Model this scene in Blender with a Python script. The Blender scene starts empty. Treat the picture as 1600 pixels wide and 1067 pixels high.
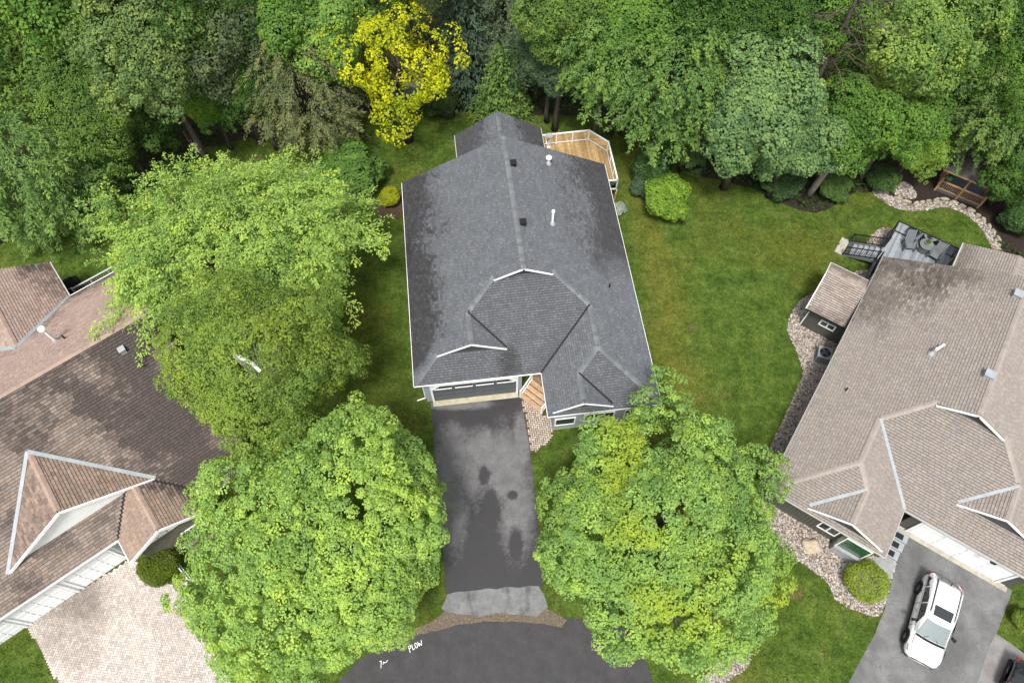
import bpy, math, random
import numpy as np
from mathutils import Vector, Matrix
from mathutils import noise as mnoise
RAD = math.radians
S = bpy.context.scene
COL = S.collection
random.seed(7)
RNG = np.random.default_rng(7)

# ------------------------------------------------------------------ camera, sky, sun, exposure
F_PX, CAM_H = 1100.0, 40.0
TH = math.atan(2060 / F_PX)                     # pitch below the horizon
cam = bpy.data.cameras.new("camera")
cam.sensor_width = 36.0
cam.lens = 36.0 * F_PX / 1600
cam.clip_start, cam.clip_end = 0.5, 2000
camo = bpy.data.objects.new("camera", cam)
COL.objects.link(camo)
camo.location = (0, 0, CAM_H)
camo.rotation_euler = (math.pi / 2 - TH, 0, 0)
S.camera = camo

SUN_EL, SUN_AZ = RAD(64), RAD(192)              # azimuth clockwise from +Y
world = bpy.data.worlds.new("World")
S.world = world
world.use_nodes = True
nt = world.node_tree
nt.nodes.clear()
sky = nt.nodes.new("ShaderNodeTexSky")
sky.sky_type = 'NISHITA'
sky.sun_disc = False
sky.sun_elevation = SUN_EL
sky.sun_rotation = SUN_AZ
sky.air_density, sky.dust_density, sky.ozone_density = 1.0, 3.0, 1.0
hsv = nt.nodes.new("ShaderNodeHueSaturation")   # cloud cover greys the blue sky
hsv.inputs['Saturation'].default_value = 0.25
bg = nt.nodes.new("ShaderNodeBackground")
bg.inputs['Strength'].default_value = 0.08
wo = nt.nodes.new("ShaderNodeOutputWorld")
nt.links.new(sky.outputs[0], hsv.inputs['Color'])
nt.links.new(hsv.outputs[0], bg.inputs['Color'])
nt.links.new(bg.outputs[0], wo.inputs[0])
sun = bpy.data.lights.new("sun", 'SUN')
sun.energy, sun.angle, sun.color = 1.5, RAD(11), (1.0, 0.96, 0.9)
suno = bpy.data.objects.new("sun", sun)
COL.objects.link(suno)
sd = Vector((math.sin(SUN_AZ) * math.cos(SUN_EL), math.cos(SUN_AZ) * math.cos(SUN_EL), math.sin(SUN_EL)))
suno.rotation_euler = sd.to_track_quat('Z', 'Y').to_euler()
suno.location = (0, 0, 80)
S.view_settings.view_transform = 'Standard'
S.view_settings.look = 'None'
S.view_settings.gamma = 1
S.view_settings.exposure = 1.6
S.view_settings.use_curve_mapping = False

# ------------------------------------------------------------------ helpers
_s, _c = math.sin(TH), math.cos(TH)
def pix(u, v, z=0.0):
    """a measured picture point (1600 px wide survey) -> the world point at height z"""
    a, t = (u - 800) / F_PX, (v - 533.5) / F_PX
    r = Vector((a, _c - t * _s, -_s - t * _c))
    return Vector((0, 0, CAM_H)) + r * ((z - CAM_H) / r.z)

def tag(o, label=None, cat=None, group=None, kind=None):
    if label: o['label'] = label
    if cat: o['category'] = cat
    if group: o['group'] = group
    if kind: o['kind'] = kind
    return o
def link(name, data, parent=None, loc=(0, 0, 0), rot=None, scale=None):
    o = bpy.data.objects.new(name, data)
    COL.objects.link(o)
    if parent: o.parent = parent
    o.location = loc
    if rot is not None: o.rotation_euler = rot if hasattr(rot, '__len__') else (0, 0, rot)
    if scale is not None: o.scale = scale if hasattr(scale, '__len__') else (scale,) * 3
    return o
def empty(name, loc, rz=0.0, label=None, cat=None, group=None):
    o = link(name, None, None, loc, rz)
    o.empty_display_size = 0.3
    return tag(o, label, cat, group)
def copy_tree(o, parent=None):
    c = o.copy(); COL.objects.link(c)
    c.parent = parent
    for ch in o.children: copy_tree(ch, c)
    return c

class MB:
    """collects faces with per-corner-free vertices; optional colour per face"""
    def __init__(s): s.v, s.f, s.c, s.cur = [], [], [], (1, 1, 1)
    def face(s, pts, col=None):
        i = len(s.v); s.v.extend(tuple(p) for p in pts)
        s.f.append(tuple(range(i, i + len(pts)))); s.c.extend([col or s.cur] * len(pts))
    def mesh(s, vs, fs, col=None):
        i = len(s.v); s.v.extend(tuple(p) for p in vs)
        s.f.extend(tuple(k + i for k in f) for f in fs); s.c.extend([col or s.cur] * len(vs))
    def box(s, x0, x1, y0, y1, z0, z1, col=None):
        x0, x1 = sorted((x0, x1)); y0, y1 = sorted((y0, y1))
        s.mesh([(x0,y0,z0),(x1,y0,z0),(x1,y1,z0),(x0,y1,z0),(x0,y0,z1),(x1,y0,z1),(x1,y1,z1),(x0,y1,z1)],
               [(0,3,2,1),(4,5,6,7),(0,1,5,4),(1,2,6,5),(2,3,7,6),(3,0,4,7)], col)
    def bar(s, a, b, w, h, col=None, up=(0, 0, 1)):
        a, b = Vector(a), Vector(b); d = (b - a).normalized()
        u = Vector(up)
        if abs(d.dot(u)) > .98: u = Vector((0, 1, 0))
        x = d.cross(u).normalized(); y = x.cross(d).normalized()
        vs = [p + x * sx * w / 2 + y * sy * h / 2 for p in (a, b) for sx, sy in ((-1,-1),(1,-1),(1,1),(-1,1))]
        s.mesh(vs, [(0,3,2,1),(4,5,6,7),(0,1,5,4),(1,2,6,5),(2,3,7,6),(3,0,4,7)], col)
    def tube(s, pts, rads, n=7, col=None, caps=True):
        pts = [Vector(p) for p in pts]; vs = []
        if not hasattr(rads, '__len__'): rads = [rads] * len(pts)
        for i, p in enumerate(pts):
            d = (pts[min(i+1, len(pts)-1)] - pts[max(i-1, 0)]).normalized()
            x = d.cross(Vector((0, 0, 1)))
            if x.length < .05: x = d.cross(Vector((0, 1, 0)))
            x.normalize(); y = x.cross(d)
            vs += [p + (x * math.cos(k*2*math.pi/n) + y * math.sin(k*2*math.pi/n)) * rads[i] for k in range(n)]
        fs = [(i*n+k, i*n+(k+1)%n, (i+1)*n+(k+1)%n, (i+1)*n+k) for i in range(len(pts)-1) for k in range(n)]
        if caps: fs += [tuple(range(n))[::-1], tuple(range((len(pts)-1)*n, len(pts)*n))]
        s.mesh(vs, fs, col)
    def prism(s, poly, z0, z1, col=None):
        n = len(poly)
        if sum(poly[i][0]*poly[(i+1)%n][1]-poly[(i+1)%n][0]*poly[i][1] for i in range(n)) < 0: poly = poly[::-1]
        vs = [(p[0], p[1], z0) for p in poly] + [(p[0], p[1], z1) for p in poly]
        s.mesh(vs, [tuple(range(n))[::-1], tuple(range(n, 2*n))] + [(i, (i+1)%n, n+(i+1)%n, n+i) for i in range(n)], col)
    def lathe(s, prof, n=12, c=(0,0,0), col=None):
        vs = [(c[0]+r*math.cos(k*2*math.pi/n), c[1]+r*math.sin(k*2*math.pi/n), c[2]+z) for r, z in prof for k in range(n)]
        m = len(prof)
        fs = [(i*n+k, i*n+(k+1)%n, (i+1)*n+(k+1)%n, (i+1)*n+k) for i in range(m-1) for k in range(n)]
        fs += [tuple(range(n))[::-1], tuple(range((m-1)*n, m*n))]
        s.mesh(vs, fs, col)
    def data(s, name, mat, org=(0,0,0), smooth=False, col=False):
        me = bpy.data.meshes.new(name)
        o = Vector(org)
        me.from_pydata([Vector(p) - o for p in s.v], [], s.f)
        if mat: me.materials.append(mat)
        if col:
            a = me.attributes.new('col', 'FLOAT_COLOR', 'POINT')
            a.data.foreach_set('color', np.array([(c[0], c[1], c[2], 1) for c in s.c], dtype=np.float32).ravel())
        if smooth: me.polygons.foreach_set('use_smooth', [True] * len(me.polygons))
        me.update()
        return me
    def build(s, name, mat, parent=None, org=(0,0,0), smooth=False, col=False, loc=(0,0,0), rot=None, **kw):
        return tag(link(name, s.data(name, mat, org, smooth, col), parent, loc, rot), **kw)

# ------------------------------------------------------------------ materials
def nodes_of(name):
    m = bpy.data.materials.new(name); m.use_nodes = True
    t = m.node_tree
    return m, t, t.nodes['Principled BSDF']
def nd(t, typ, **kw):
    n = t.nodes.new(typ)
    for k, v in kw.items():
        if k in n.inputs: n.inputs[k].default_value = v
        else: setattr(n, k, v)
    return n
def noise_node(t, scale, detail=4, rough=.6, coord=None):
    n = nd(t, 'ShaderNodeTexNoise'); n.inputs['Scale'].default_value = scale
    n.inputs['Detail'].default_value = detail; n.inputs['Roughness'].default_value = rough
    if coord: t.links.new(coord, n.inputs['Vector'])
    return n
def ramp(t, fac, stops):
    r = nd(t, 'ShaderNodeValToRGB'); e = r.color_ramp.elements
    while len(e) < len(stops): e.new(.5)
    for k, (p, c) in enumerate(stops):
        e[k].position = p; e[k].color = (c[0], c[1], c[2], 1) if hasattr(c, '__len__') else (c, c, c, 1)
    t.links.new(fac, r.inputs[0]); return r
def mix(t, fac, a, b, mode='MIX'):
    m = nd(t, 'ShaderNodeMix'); m.data_type = 'RGBA'; m.blend_type = mode
    for sock, val in ((m.inputs[0], fac), (m.inputs[6], a), (m.inputs[7], b)):
        if isinstance(val, (int, float)): sock.default_value = val
        elif isinstance(val, tuple): sock.default_value = (*val[:3], 1)
        else: t.links.new(val, sock)
    return m.outputs[2]
DIM = .78
def mat_plain(name, base, rough=.7, var=.15, scale=6, bump=0, spec=.3, metal=0, attr=False):
    m, t, p = nodes_of(name)
    k = 1.0 if max(base) > .6 else DIM
    pos = nd(t, 'ShaderNodeNewGeometry').outputs['Position']
    n = noise_node(t, scale, 5, .65, pos)
    r = ramp(t, n.outputs['Fac'], [(.3, (1 - var) * k), (.7, (1 + var) * k)])
    if attr:
        a = nd(t, 'ShaderNodeAttribute'); a.attribute_name = 'col'
        c = mix(t, 1.0, a.outputs['Color'], r.outputs[0], 'MULTIPLY')
    else:
        c = mix(t, 1.0, tuple(base), r.outputs[0], 'MULTIPLY')
    t.links.new(c, p.inputs['Base Color'])
    p.inputs['Roughness'].default_value = rough
    p.inputs['Specular IOR Level'].default_value = spec
    p.inputs['Metallic'].default_value = metal
    if bump:
        b = nd(t, 'ShaderNodeBump'); b.inputs['Strength'].default_value = bump; b.inputs['Distance'].default_value = .03
        n2 = noise_node(t, scale * 4, 4, .7, pos)
        t.links.new(n2.outputs['Fac'], b.inputs['Height']); t.links.new(b.outputs[0], p.inputs['Normal'])
    return m
M = {}
M['white'] = mat_plain('white_paint', (.78, .79, .79), .5, .05, 3)
M['dirty_white'] = mat_plain('weathered_white', (.56, .56, .55), .6, .15, 2)
M['shingle'] = mat_plain('asphalt_shingle', (.1, .1, .1), .78, .3, 22, .25, .35, attr=True)
M['underlay'] = mat_plain('roof_underlay', (.02, .02, .021), .9, .2, 5)
M['flashing'] = mat_plain('metal_flashing', (.34, .37, .39), .5, .15, 3, spec=.5)
M['grey_siding'] = mat_plain('grey_siding', (.34, .37, .4), .6, .08, 2)
M['dark_siding'] = mat_plain('dark_olive_siding', (.1, .1, .085), .6, .15, 2)
M['dark_grey'] = mat_plain('dark_grey_paint', (.11, .125, .135), .55, .08, 2)
M['gable_dark'] = mat_plain('gable_louvre', (.07, .075, .08), .6, .1, 4)
M['tan_siding'] = mat_plain('weathered_wood_siding', (.16, .145, .115), .75, .3, 3)
M['black'] = mat_plain('black_metal', (.012, .012, .013), .4, .2, 4, spec=.5)
M['rubber'] = mat_plain('rubber', (.02, .02, .02), .85, .2, 9)
M['galv'] = mat_plain('galvanised_metal', (.5, .52, .54), .4, .1, 3, metal=.4, spec=.5)
M['concrete'] = mat_plain('concrete', (.42, .39, .33), .85, .2, 3, .2)
M['deck_wood'] = mat_plain('stained_deck_wood', (.3, .17, .07), .65, .3, 5, attr=True)
M['grey_deck'] = mat_plain('grey_composite', (.2, .22, .24), .6, .15, 5, attr=True)
M['cedar'] = mat_plain('cedar_wood', (.46, .28, .15), .7, .25, 5, .1)
M['grey_plastic'] = mat_plain('grey_resin', (.17, .18, .19), .55, .1, 4)
M['paver'] = mat_plain('paver', (.3, .3, .3), .85, .18, 12, .2, attr=True)
M['stone'] = mat_plain('stone', (.3, .3, .3), .85, .25, 9, .3, attr=True)
M['bark'] = mat_plain('bark', (.11, .09, .07), .9, .4, 9, .5)
M['pale_bark'] = mat_plain('pale_bark', (.3, .27, .23), .85, .35, 6, .3)
M['birch_bark'] = mat_plain('birch_bark', (.62, .6, .55), .7, .25, 6, .2)
M['mulch'] = mat_plain('mulch', (.028, .02, .015), .95, .7, 7, .8)
M['brown_mulch'] = mat_plain('brown_mulch', (.085, .05, .032), .95, .6, 9, .8)
M['red'] = mat_plain('red_cloth', (.38, .02, .025), .7, .1, 5)
M['black_cloth'] = mat_plain('black_cover', (.008, .008, .01), .75, .3, 4, .2)
M['car_white'] = mat_plain('car_paint_white', (.8, .8, .8), .18, .01, 2, spec=.6)
M['car_grey'] = mat_plain('car_paint_dark', (.035, .038, .045), .2, .05, 2, spec=.6)
M['chrome'] = mat_plain('alloy', (.5, .5, .52), .3, .05, 3, metal=.9)
M['tail_red'] = mat_plain('tail_lamp_red', (.3, .01, .01), .25, .05, 3, spec=.6)
M['lamp'] = mat_plain('headlamp_lens', (.5, .52, .55), .1, .05, 3, spec=.8)
M['hose'] = mat_plain('black_pipe', (.02, .02, .022), .5, .1, 5)
M['cream'] = mat_plain('cream_concrete', (.5, .45, .33), .85, .2, 3, .1)
M['mark'] = mat_plain('road_paint', (.75, .75, .73), .7, .15, 30)
def mat_glass(name, tint, rough=.05):
    m, t, p = nodes_of(name)
    p.inputs['Base Color'].default_value = (*tint, 1); p.inputs['Roughness'].default_value = rough
    p.inputs['Specular IOR Level'].default_value = .8
    return m
M['glass'] = mat_glass('window_glass', (.03, .037, .04))
M['car_glass'] = mat_glass('car_glass', (.02, .025, .027))
M['windshield'] = mat_glass('windshield_glass', (.15, .18, .185))  # pale tint: reflected sky put into the glass colour
def mat_clear():
    m, t, p = nodes_of('clear_panel')
    tr = nd(t, 'ShaderNodeBsdfTransparent'); tr.inputs[0].default_value = (.86, .92, .88, 1)
    gl = nd(t, 'ShaderNodeBsdfGlossy'); gl.inputs['Roughness'].default_value = .03
    fr = nd(t, 'ShaderNodeFresnel'); mx = nd(t, 'ShaderNodeMixShader')
    t.links.new(fr.outputs[0], mx.inputs[0]); t.links.new(tr.outputs[0], mx.inputs[1]); t.links.new(gl.outputs[0], mx.inputs[2])
    t.links.new(mx.outputs[0], t.nodes['Material Output'].inputs[0])
    return m
M['clear'] = mat_clear()

def mat_foliage(name):
    """leaf: object colour varied per leaf and per clump (attribute tint), some clumps turning yellow"""
    m, t, p = nodes_of(name)
    oi = nd(t, 'ShaderNodeObjectInfo')
    a = nd(t, 'ShaderNodeAttribute'); a.attribute_name = 'tint'
    sp = nd(t, 'ShaderNodeSeparateColor'); t.links.new(a.outputs['Color'], sp.inputs[0])
    r1 = ramp(t, sp.outputs[0], [(0, (.62, .66, .66)), (.55, (1, 1, 1)), (1, (1.5, 1.36, 1.2))])
    r2 = ramp(t, sp.outputs[1], [(0, (.6, .7, .78)), (.5, (1, 1, 1)), (1, (1.45, 1.3, 1.0))])
    c = mix(t, 1, oi.outputs['Color'], r1.outputs[0], 'MULTIPLY')
    c = mix(t, 1, c, r2.outputs[0], 'MULTIPLY')
    c = mix(t, sp.outputs[2], c, (.33, .42, .05))
    t.links.new(c, p.inputs['Base Color'])
    p.inputs['Roughness'].default_value = .6; p.inputs['Specular IOR Level'].default_value = .08
    tr = nd(t, 'ShaderNodeBsdfTranslucent')
    c2 = mix(t, 1, c, (1.15, 1.25, .5), 'MULTIPLY')
    t.links.new(c2, tr.inputs[0])
    mx = nd(t, 'ShaderNodeMixShader'); mx.inputs[0].default_value = .36
    t.links.new(p.outputs[0], mx.inputs[1]); t.links.new(tr.outputs[0], mx.inputs[2])
    t.links.new(mx.outputs[0], t.nodes['Material Output'].inputs[0])
    return m
M['leaf'] = mat_foliage('foliage')

def mat_lawn():
    m, t, p = nodes_of('lawn')
    pos = nd(t, 'ShaderNodeNewGeometry').outputs['Position']
    big = noise_node(t, .16, 3, .5, pos); mid = noise_node(t, .9, 5, .65, pos); fine = noise_node(t, 9, 5, .8, pos); vf = noise_node(t, 34, 3, .8, pos)
    c = ramp(t, mid.outputs['Fac'], [(.3, (.032, .058, .01)), (.48, (.054, .089, .015)), (.68, (.088, .124, .024))]).outputs[0]
    dry = ramp(t, big.outputs['Fac'], [(.5, 0), (.7, .55)]).outputs[0]
    c = mix(t, dry, c, (.095, .092, .016))
    # the worn, drier streak down the lawn between the two houses
    mp = nd(t, 'ShaderNodeMapping'); mp.vector_type = 'POINT'
    mp.inputs['Rotation'].default_value = (0, 0, RAD(-4)); t.links.new(pos, mp.inputs['Vector'])
    sx = nd(t, 'ShaderNodeSeparateXYZ'); t.links.new(mp.outputs[0], sx.inputs[0])
    wob = noise_node(t, .35, 3, .5, pos)
    md = nd(t, 'ShaderNodeMath', operation='MULTIPLY_ADD'); t.links.new(wob.outputs['Fac'], md.inputs[0]); md.inputs[1].default_value = 2.4; t.links.new(sx.outputs[0], md.inputs[2])
    st = ramp(t, md.outputs[0], [(0, 0), (1, 1)])
    mr = nd(t, 'ShaderNodeMapRange'); t.links.new(md.outputs[0], mr.inputs[0])
    for k, v in zip((1, 2, 3, 4), (11.2, 15.6, 0, 1)): mr.inputs[k].default_value = v
    st = ramp(t, mr.outputs[0], [(0, 0), (.3, .7), (.5, .8), (.75, .15), (1, 0)])
    lum = nd(t, 'ShaderNodeMath', operation='MULTIPLY'); t.links.new(st.outputs[0], lum.inputs[0]); t.links.new(mid.outputs['Fac'], lum.inputs[1])
    c = mix(t, lum.outputs[0], c, (.135, .122, .026))
    # bare brown spots
    sp = noise_node(t, .55, 2, .4, pos)
    br = ramp(t, sp.outputs['Fac'], [(.68, 0), (.75, .6)]).outputs[0]
    c = mix(t, br, c, (.13, .085, .045))
    tf = noise_node(t, 3.2, 4, .7, pos); g = ramp(t, tf.outputs['Fac'], [(.3, .66), (.7, 1.34)]).outputs[0]
    c = mix(t, 1, c, g, 'MULTIPLY')
    g = ramp(t, fine.outputs['Fac'], [(.3, .45), (.7, 1.55)]).outputs[0]
    c = mix(t, 1, c, g, 'MULTIPLY')
    g = ramp(t, vf.outputs['Fac'], [(.3, .5), (.7, 1.5)]).outputs[0]
    c = mix(t, 1, c, g, 'MULTIPLY')
    t.links.new(c, p.inputs['Base Color']); p.inputs['Roughness'].default_value = .95; p.inputs['Specular IOR Level'].default_value = .03
    b = nd(t, 'ShaderNodeBump'); b.inputs['Strength'].default_value = .9; b.inputs['Distance'].default_value = .05
    t.links.new(fine.outputs['Fac'], b.inputs['Height']); t.links.new(b.outputs[0], p.inputs['Normal'])
    return m
M['lawn'] = mat_lawn()

def spots(t, pos, L, W=()):
    """1 = damp, 0 inside the dried-out ellipses (cx, cy, rx, ry), ragged edges"""
    cur = None
    for cx, cy, rx, ry in L:
        s1 = nd(t, 'ShaderNodeVectorMath', operation='SUBTRACT'); t.links.new(pos, s1.inputs[0]); s1.inputs[1].default_value = (cx, cy, 0)
        s2 = nd(t, 'ShaderNodeVectorMath', operation='MULTIPLY'); t.links.new(s1.outputs[0], s2.inputs[0]); s2.inputs[1].default_value = (1/rx, 1/ry, 0)
        s3 = nd(t, 'ShaderNodeVectorMath', operation='LENGTH'); t.links.new(s2.outputs[0], s3.inputs[0])
        if cur is None: cur = s3.outputs['Value']
        else:
            mn = nd(t, 'ShaderNodeMath', operation='MINIMUM'); t.links.new(cur, mn.inputs[0]); t.links.new(s3.outputs['Value'], mn.inputs[1]); cur = mn.outputs[0]
    for sc, amp in ((1.2, .8), (4.5, .6), (14, .6), (34, .7)):
        n = noise_node(t, sc, 3, .6, pos); md = nd(t, 'ShaderNodeMath', operation='MULTIPLY_ADD')
        t.links.new(n.outputs['Fac'], md.inputs[0]); md.inputs[1].default_value = amp; t.links.new(cur, md.inputs[2]); cur = md.outputs[0]
    out = map01(t, cur, 2.05, 2.65)
    for cx, cy, rx, ry in W:                    # damp spots left inside the dry area
        s1 = nd(t, 'ShaderNodeVectorMath', operation='SUBTRACT'); t.links.new(pos, s1.inputs[0]); s1.inputs[1].default_value = (cx, cy, 0)
        s2 = nd(t, 'ShaderNodeVectorMath', operation='MULTIPLY'); t.links.new(s1.outputs[0], s2.inputs[0]); s2.inputs[1].default_value = (1/rx, 1/ry, 0)
        s3 = nd(t, 'ShaderNodeVectorMath', operation='LENGTH'); t.links.new(s2.outputs[0], s3.inputs[0])
        n = noise_node(t, 3.2, 6, .8, pos); md = nd(t, 'ShaderNodeMath', operation='MULTIPLY_ADD')
        t.links.new(n.outputs['Fac'], md.inputs[0]); md.inputs[1].default_value = 1.5; t.links.new(s3.outputs['Value'], md.inputs[2])
        mx = nd(t, 'ShaderNodeMath', operation='MAXIMUM'); t.links.new(out, mx.inputs[0]); t.links.new(map01(t, md.outputs[0], 2.0, 1.5), mx.inputs[1]); out = mx.outputs[0]
    return out
def map01(t, x, a, b):
    m = nd(t, 'ShaderNodeMapRange'); t.links.new(x, m.inputs[0]); m.inputs[1].default_value = a; m.inputs[2].default_value = b
    return m.outputs[0]
def mat_asphalt(name, dry, wet_amt, lo, hi, scale, off=(0, 0, 0), streak=True, base_wet=(.035, .034, .036), dry_spots=None, wet_spots=()):
    dry = tuple(x * DIM for x in dry); base_wet = tuple(x * DIM for x in base_wet)
    m, t, p = nodes_of(name)
    pos = nd(t, 'ShaderNodeNewGeometry').outputs['Position']
    mp = nd(t, 'ShaderNodeMapping'); mp.inputs['Location'].default_value = off; mp.inputs['Scale'].default_value = (1.15, .6, 1)
    t.links.new(pos, mp.inputs['Vector'])
    patch = noise_node(t, scale, 4, .5, mp.outputs[0]); grit = noise_node(t, 28, 4, .8, pos); mid = noise_node(t, 1.6, 5, .7, pos)
    c = ramp(t, mid.outputs['Fac'], [(.3, tuple(x * .75 for x in dry)), (.7, tuple(x * 1.2 for x in dry))]).outputs[0]
    w = ramp(t, patch.outputs['Fac'], [(lo, 1), (hi, 0)]).outputs[0] if not dry_spots else spots(t, pos, dry_spots, wet_spots)
    dry = tuple(x for x in dry)
    # ragged edge where the damp dries out
    ml = nd(t, 'ShaderNodeMath', operation='MULTIPLY'); t.links.new(w, ml.inputs[0]); ml.inputs[1].default_value = wet_amt
    c = mix(t, ml.outputs[0], c, base_wet)
    wv = noise_node(t, .9, 4, .7, pos)           # hairline cracks
    vd = nd(t, 'ShaderNodeVectorMath', operation='MULTIPLY_ADD'); t.links.new(wv.outputs['Color'], vd.inputs[0]); vd.inputs[1].default_value = (1.2, 1.2, 0); t.links.new(pos, vd.inputs[2])
    vo = nd(t, 'ShaderNodeTexVoronoi'); vo.feature = 'DISTANCE_TO_EDGE'; vo.inputs['Scale'].default_value = .3; t.links.new(vd.outputs[0], vo.inputs['Vector'])
    ck = ramp(t, vo.outputs['Distance'], [(.002, 1), (.009, 0)]).outputs[0]
    cm = nd(t, 'ShaderNodeMath', operation='MULTIPLY'); t.links.new(ck, cm.inputs[0]); t.links.new(map01(t, mid.outputs['Fac'], .5, .8), cm.inputs[1])
    c = mix(t, cm.outputs[0], c, (.018, .017, .016))
    g = ramp(t, grit.outputs['Fac'], [(.25, .55), (.75, 1.45)]).outputs[0]
    c = mix(t, 1, c, g, 'MULTIPLY')
    t.links.new(c, p.inputs['Base Color'])
    rr = ramp(t, ml.outputs[0], [(0, .9), (1, .55)]); t.links.new(rr.outputs[0], p.inputs['Roughness'])
    p.inputs['Specular IOR Level'].default_value = .3
    b = nd(t, 'ShaderNodeBump'); b.inputs['Strength'].default_value = .4; b.inputs['Distance'].default_value = .01
    t.links.new(grit.outputs['Fac'], b.inputs['Height']); t.links.new(b.outputs[0], p.inputs['Normal'])
    return m
M['road'] = mat_asphalt('road_asphalt', (.062, .0605, .063), .35, .35, .55, .25, base_wet=(.045, .044, .046))
def _el(u, v, a, b): p, q = pix(u, v), pix(u + a, v + b); return (p.x, p.y, abs(q.x - p.x), abs(q.y - p.y))
M['drive'] = mat_asphalt('driveway_asphalt', (.165, .162, .166), .93, .47, .54, .30, base_wet=(.032, .031, .034),
    dry_spots=[_el(785, 740, 42, 72), _el(808, 800, 26, 66), _el(755, 705, 34, 34), _el(705, 715, 26, 52), _el(708, 800, 20, 60), _el(715, 632, 52, 8), _el(735, 745, 16, 36), _el(815, 690, 14, 50)],
    wet_spots=[_el(801, 773, 8, 7), _el(757, 743, 9, 15), _el(764, 800, 20, 40), _el(806, 852, 13, 28)])
M['drive2'] = mat_asphalt('grey_driveway', (.19, .19, .19), .7, .36, .56, .55, off=(5, 5, 0), base_wet=(.085, .085, .085))
M['patch'] = mat_asphalt('pale_apron', (.2, .204, .208), .85, .40, .47, .8, base_wet=(.085, .085, .085))
M['floor'] = mat_plain('forest_floor', (.03, .027, .014), .95, .6, 1.5, .8)
M['gravel_bed'] = mat_plain('gravel_bed', (.15, .12, .095), .95, .6, 14, .8)
M['grit'] = mat_plain('roadside_grit', (.15, .12, .085), .95, .5, 10, .6)

# ------------------------------------------------------------------ leaf meshes
def nrm(a): return a / np.maximum(np.linalg.norm(a, axis=1, keepdims=True), 1e-6)
def leaf_mesh(name, cen, nor, ln, wd, tint, rng, tdir=None):
    """diamond leaves folded along their length; cen, nor (N,3); ln, wd (N,); tint (N,3)"""
    N = len(cen); nor = nrm(nor)
    r = rng.normal(size=(N, 3)) if tdir is None else tdir
    b = nrm(np.cross(nor, r)); tg = np.cross(b, nor)
    v = np.empty((N, 4, 3), dtype=np.float32)
    l2, w2 = (ln / 2)[:, None], (wd / 2)[:, None]
    v[:, 0] = cen - tg * l2; v[:, 2] = cen + tg * l2 - nor * l2 * .25
    v[:, 1] = cen + b * w2 + nor * w2 * .3; v[:, 3] = cen - b * w2 + nor * w2 * .3
    me = bpy.data.meshes.new(name)
    me.vertices.add(4 * N); me.vertices.foreach_set('co', v.ravel())
    me.loops.add(4 * N); me.loops.foreach_set('vertex_index', np.arange(4 * N, dtype=np.int32))
    me.polygons.add(N); me.polygons.foreach_set('loop_start', np.arange(0, 4 * N, 4, dtype=np.int32))
    me.polygons.foreach_set('loop_total', np.full(N, 4, dtype=np.int32))
    a = me.attributes.new('tint', 'FLOAT_COLOR', 'POINT')
    col = np.ones((N, 4, 4), dtype=np.float32); col[:, :, :3] = np.clip(tint, 0, 1)[:, None, :]
    a.data.foreach_set('color', col.ravel())
    me.materials.append(M['leaf']); me.update(calc_edges=True)
    return me

def sph(rng, n, zmin=-.35):
    out = []
    while len(out) < n:
        d = rng.normal(size=3); d /= np.linalg.norm(d)
        if d[2] > zmin: out.append(d)
    return np.array(out)

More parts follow.
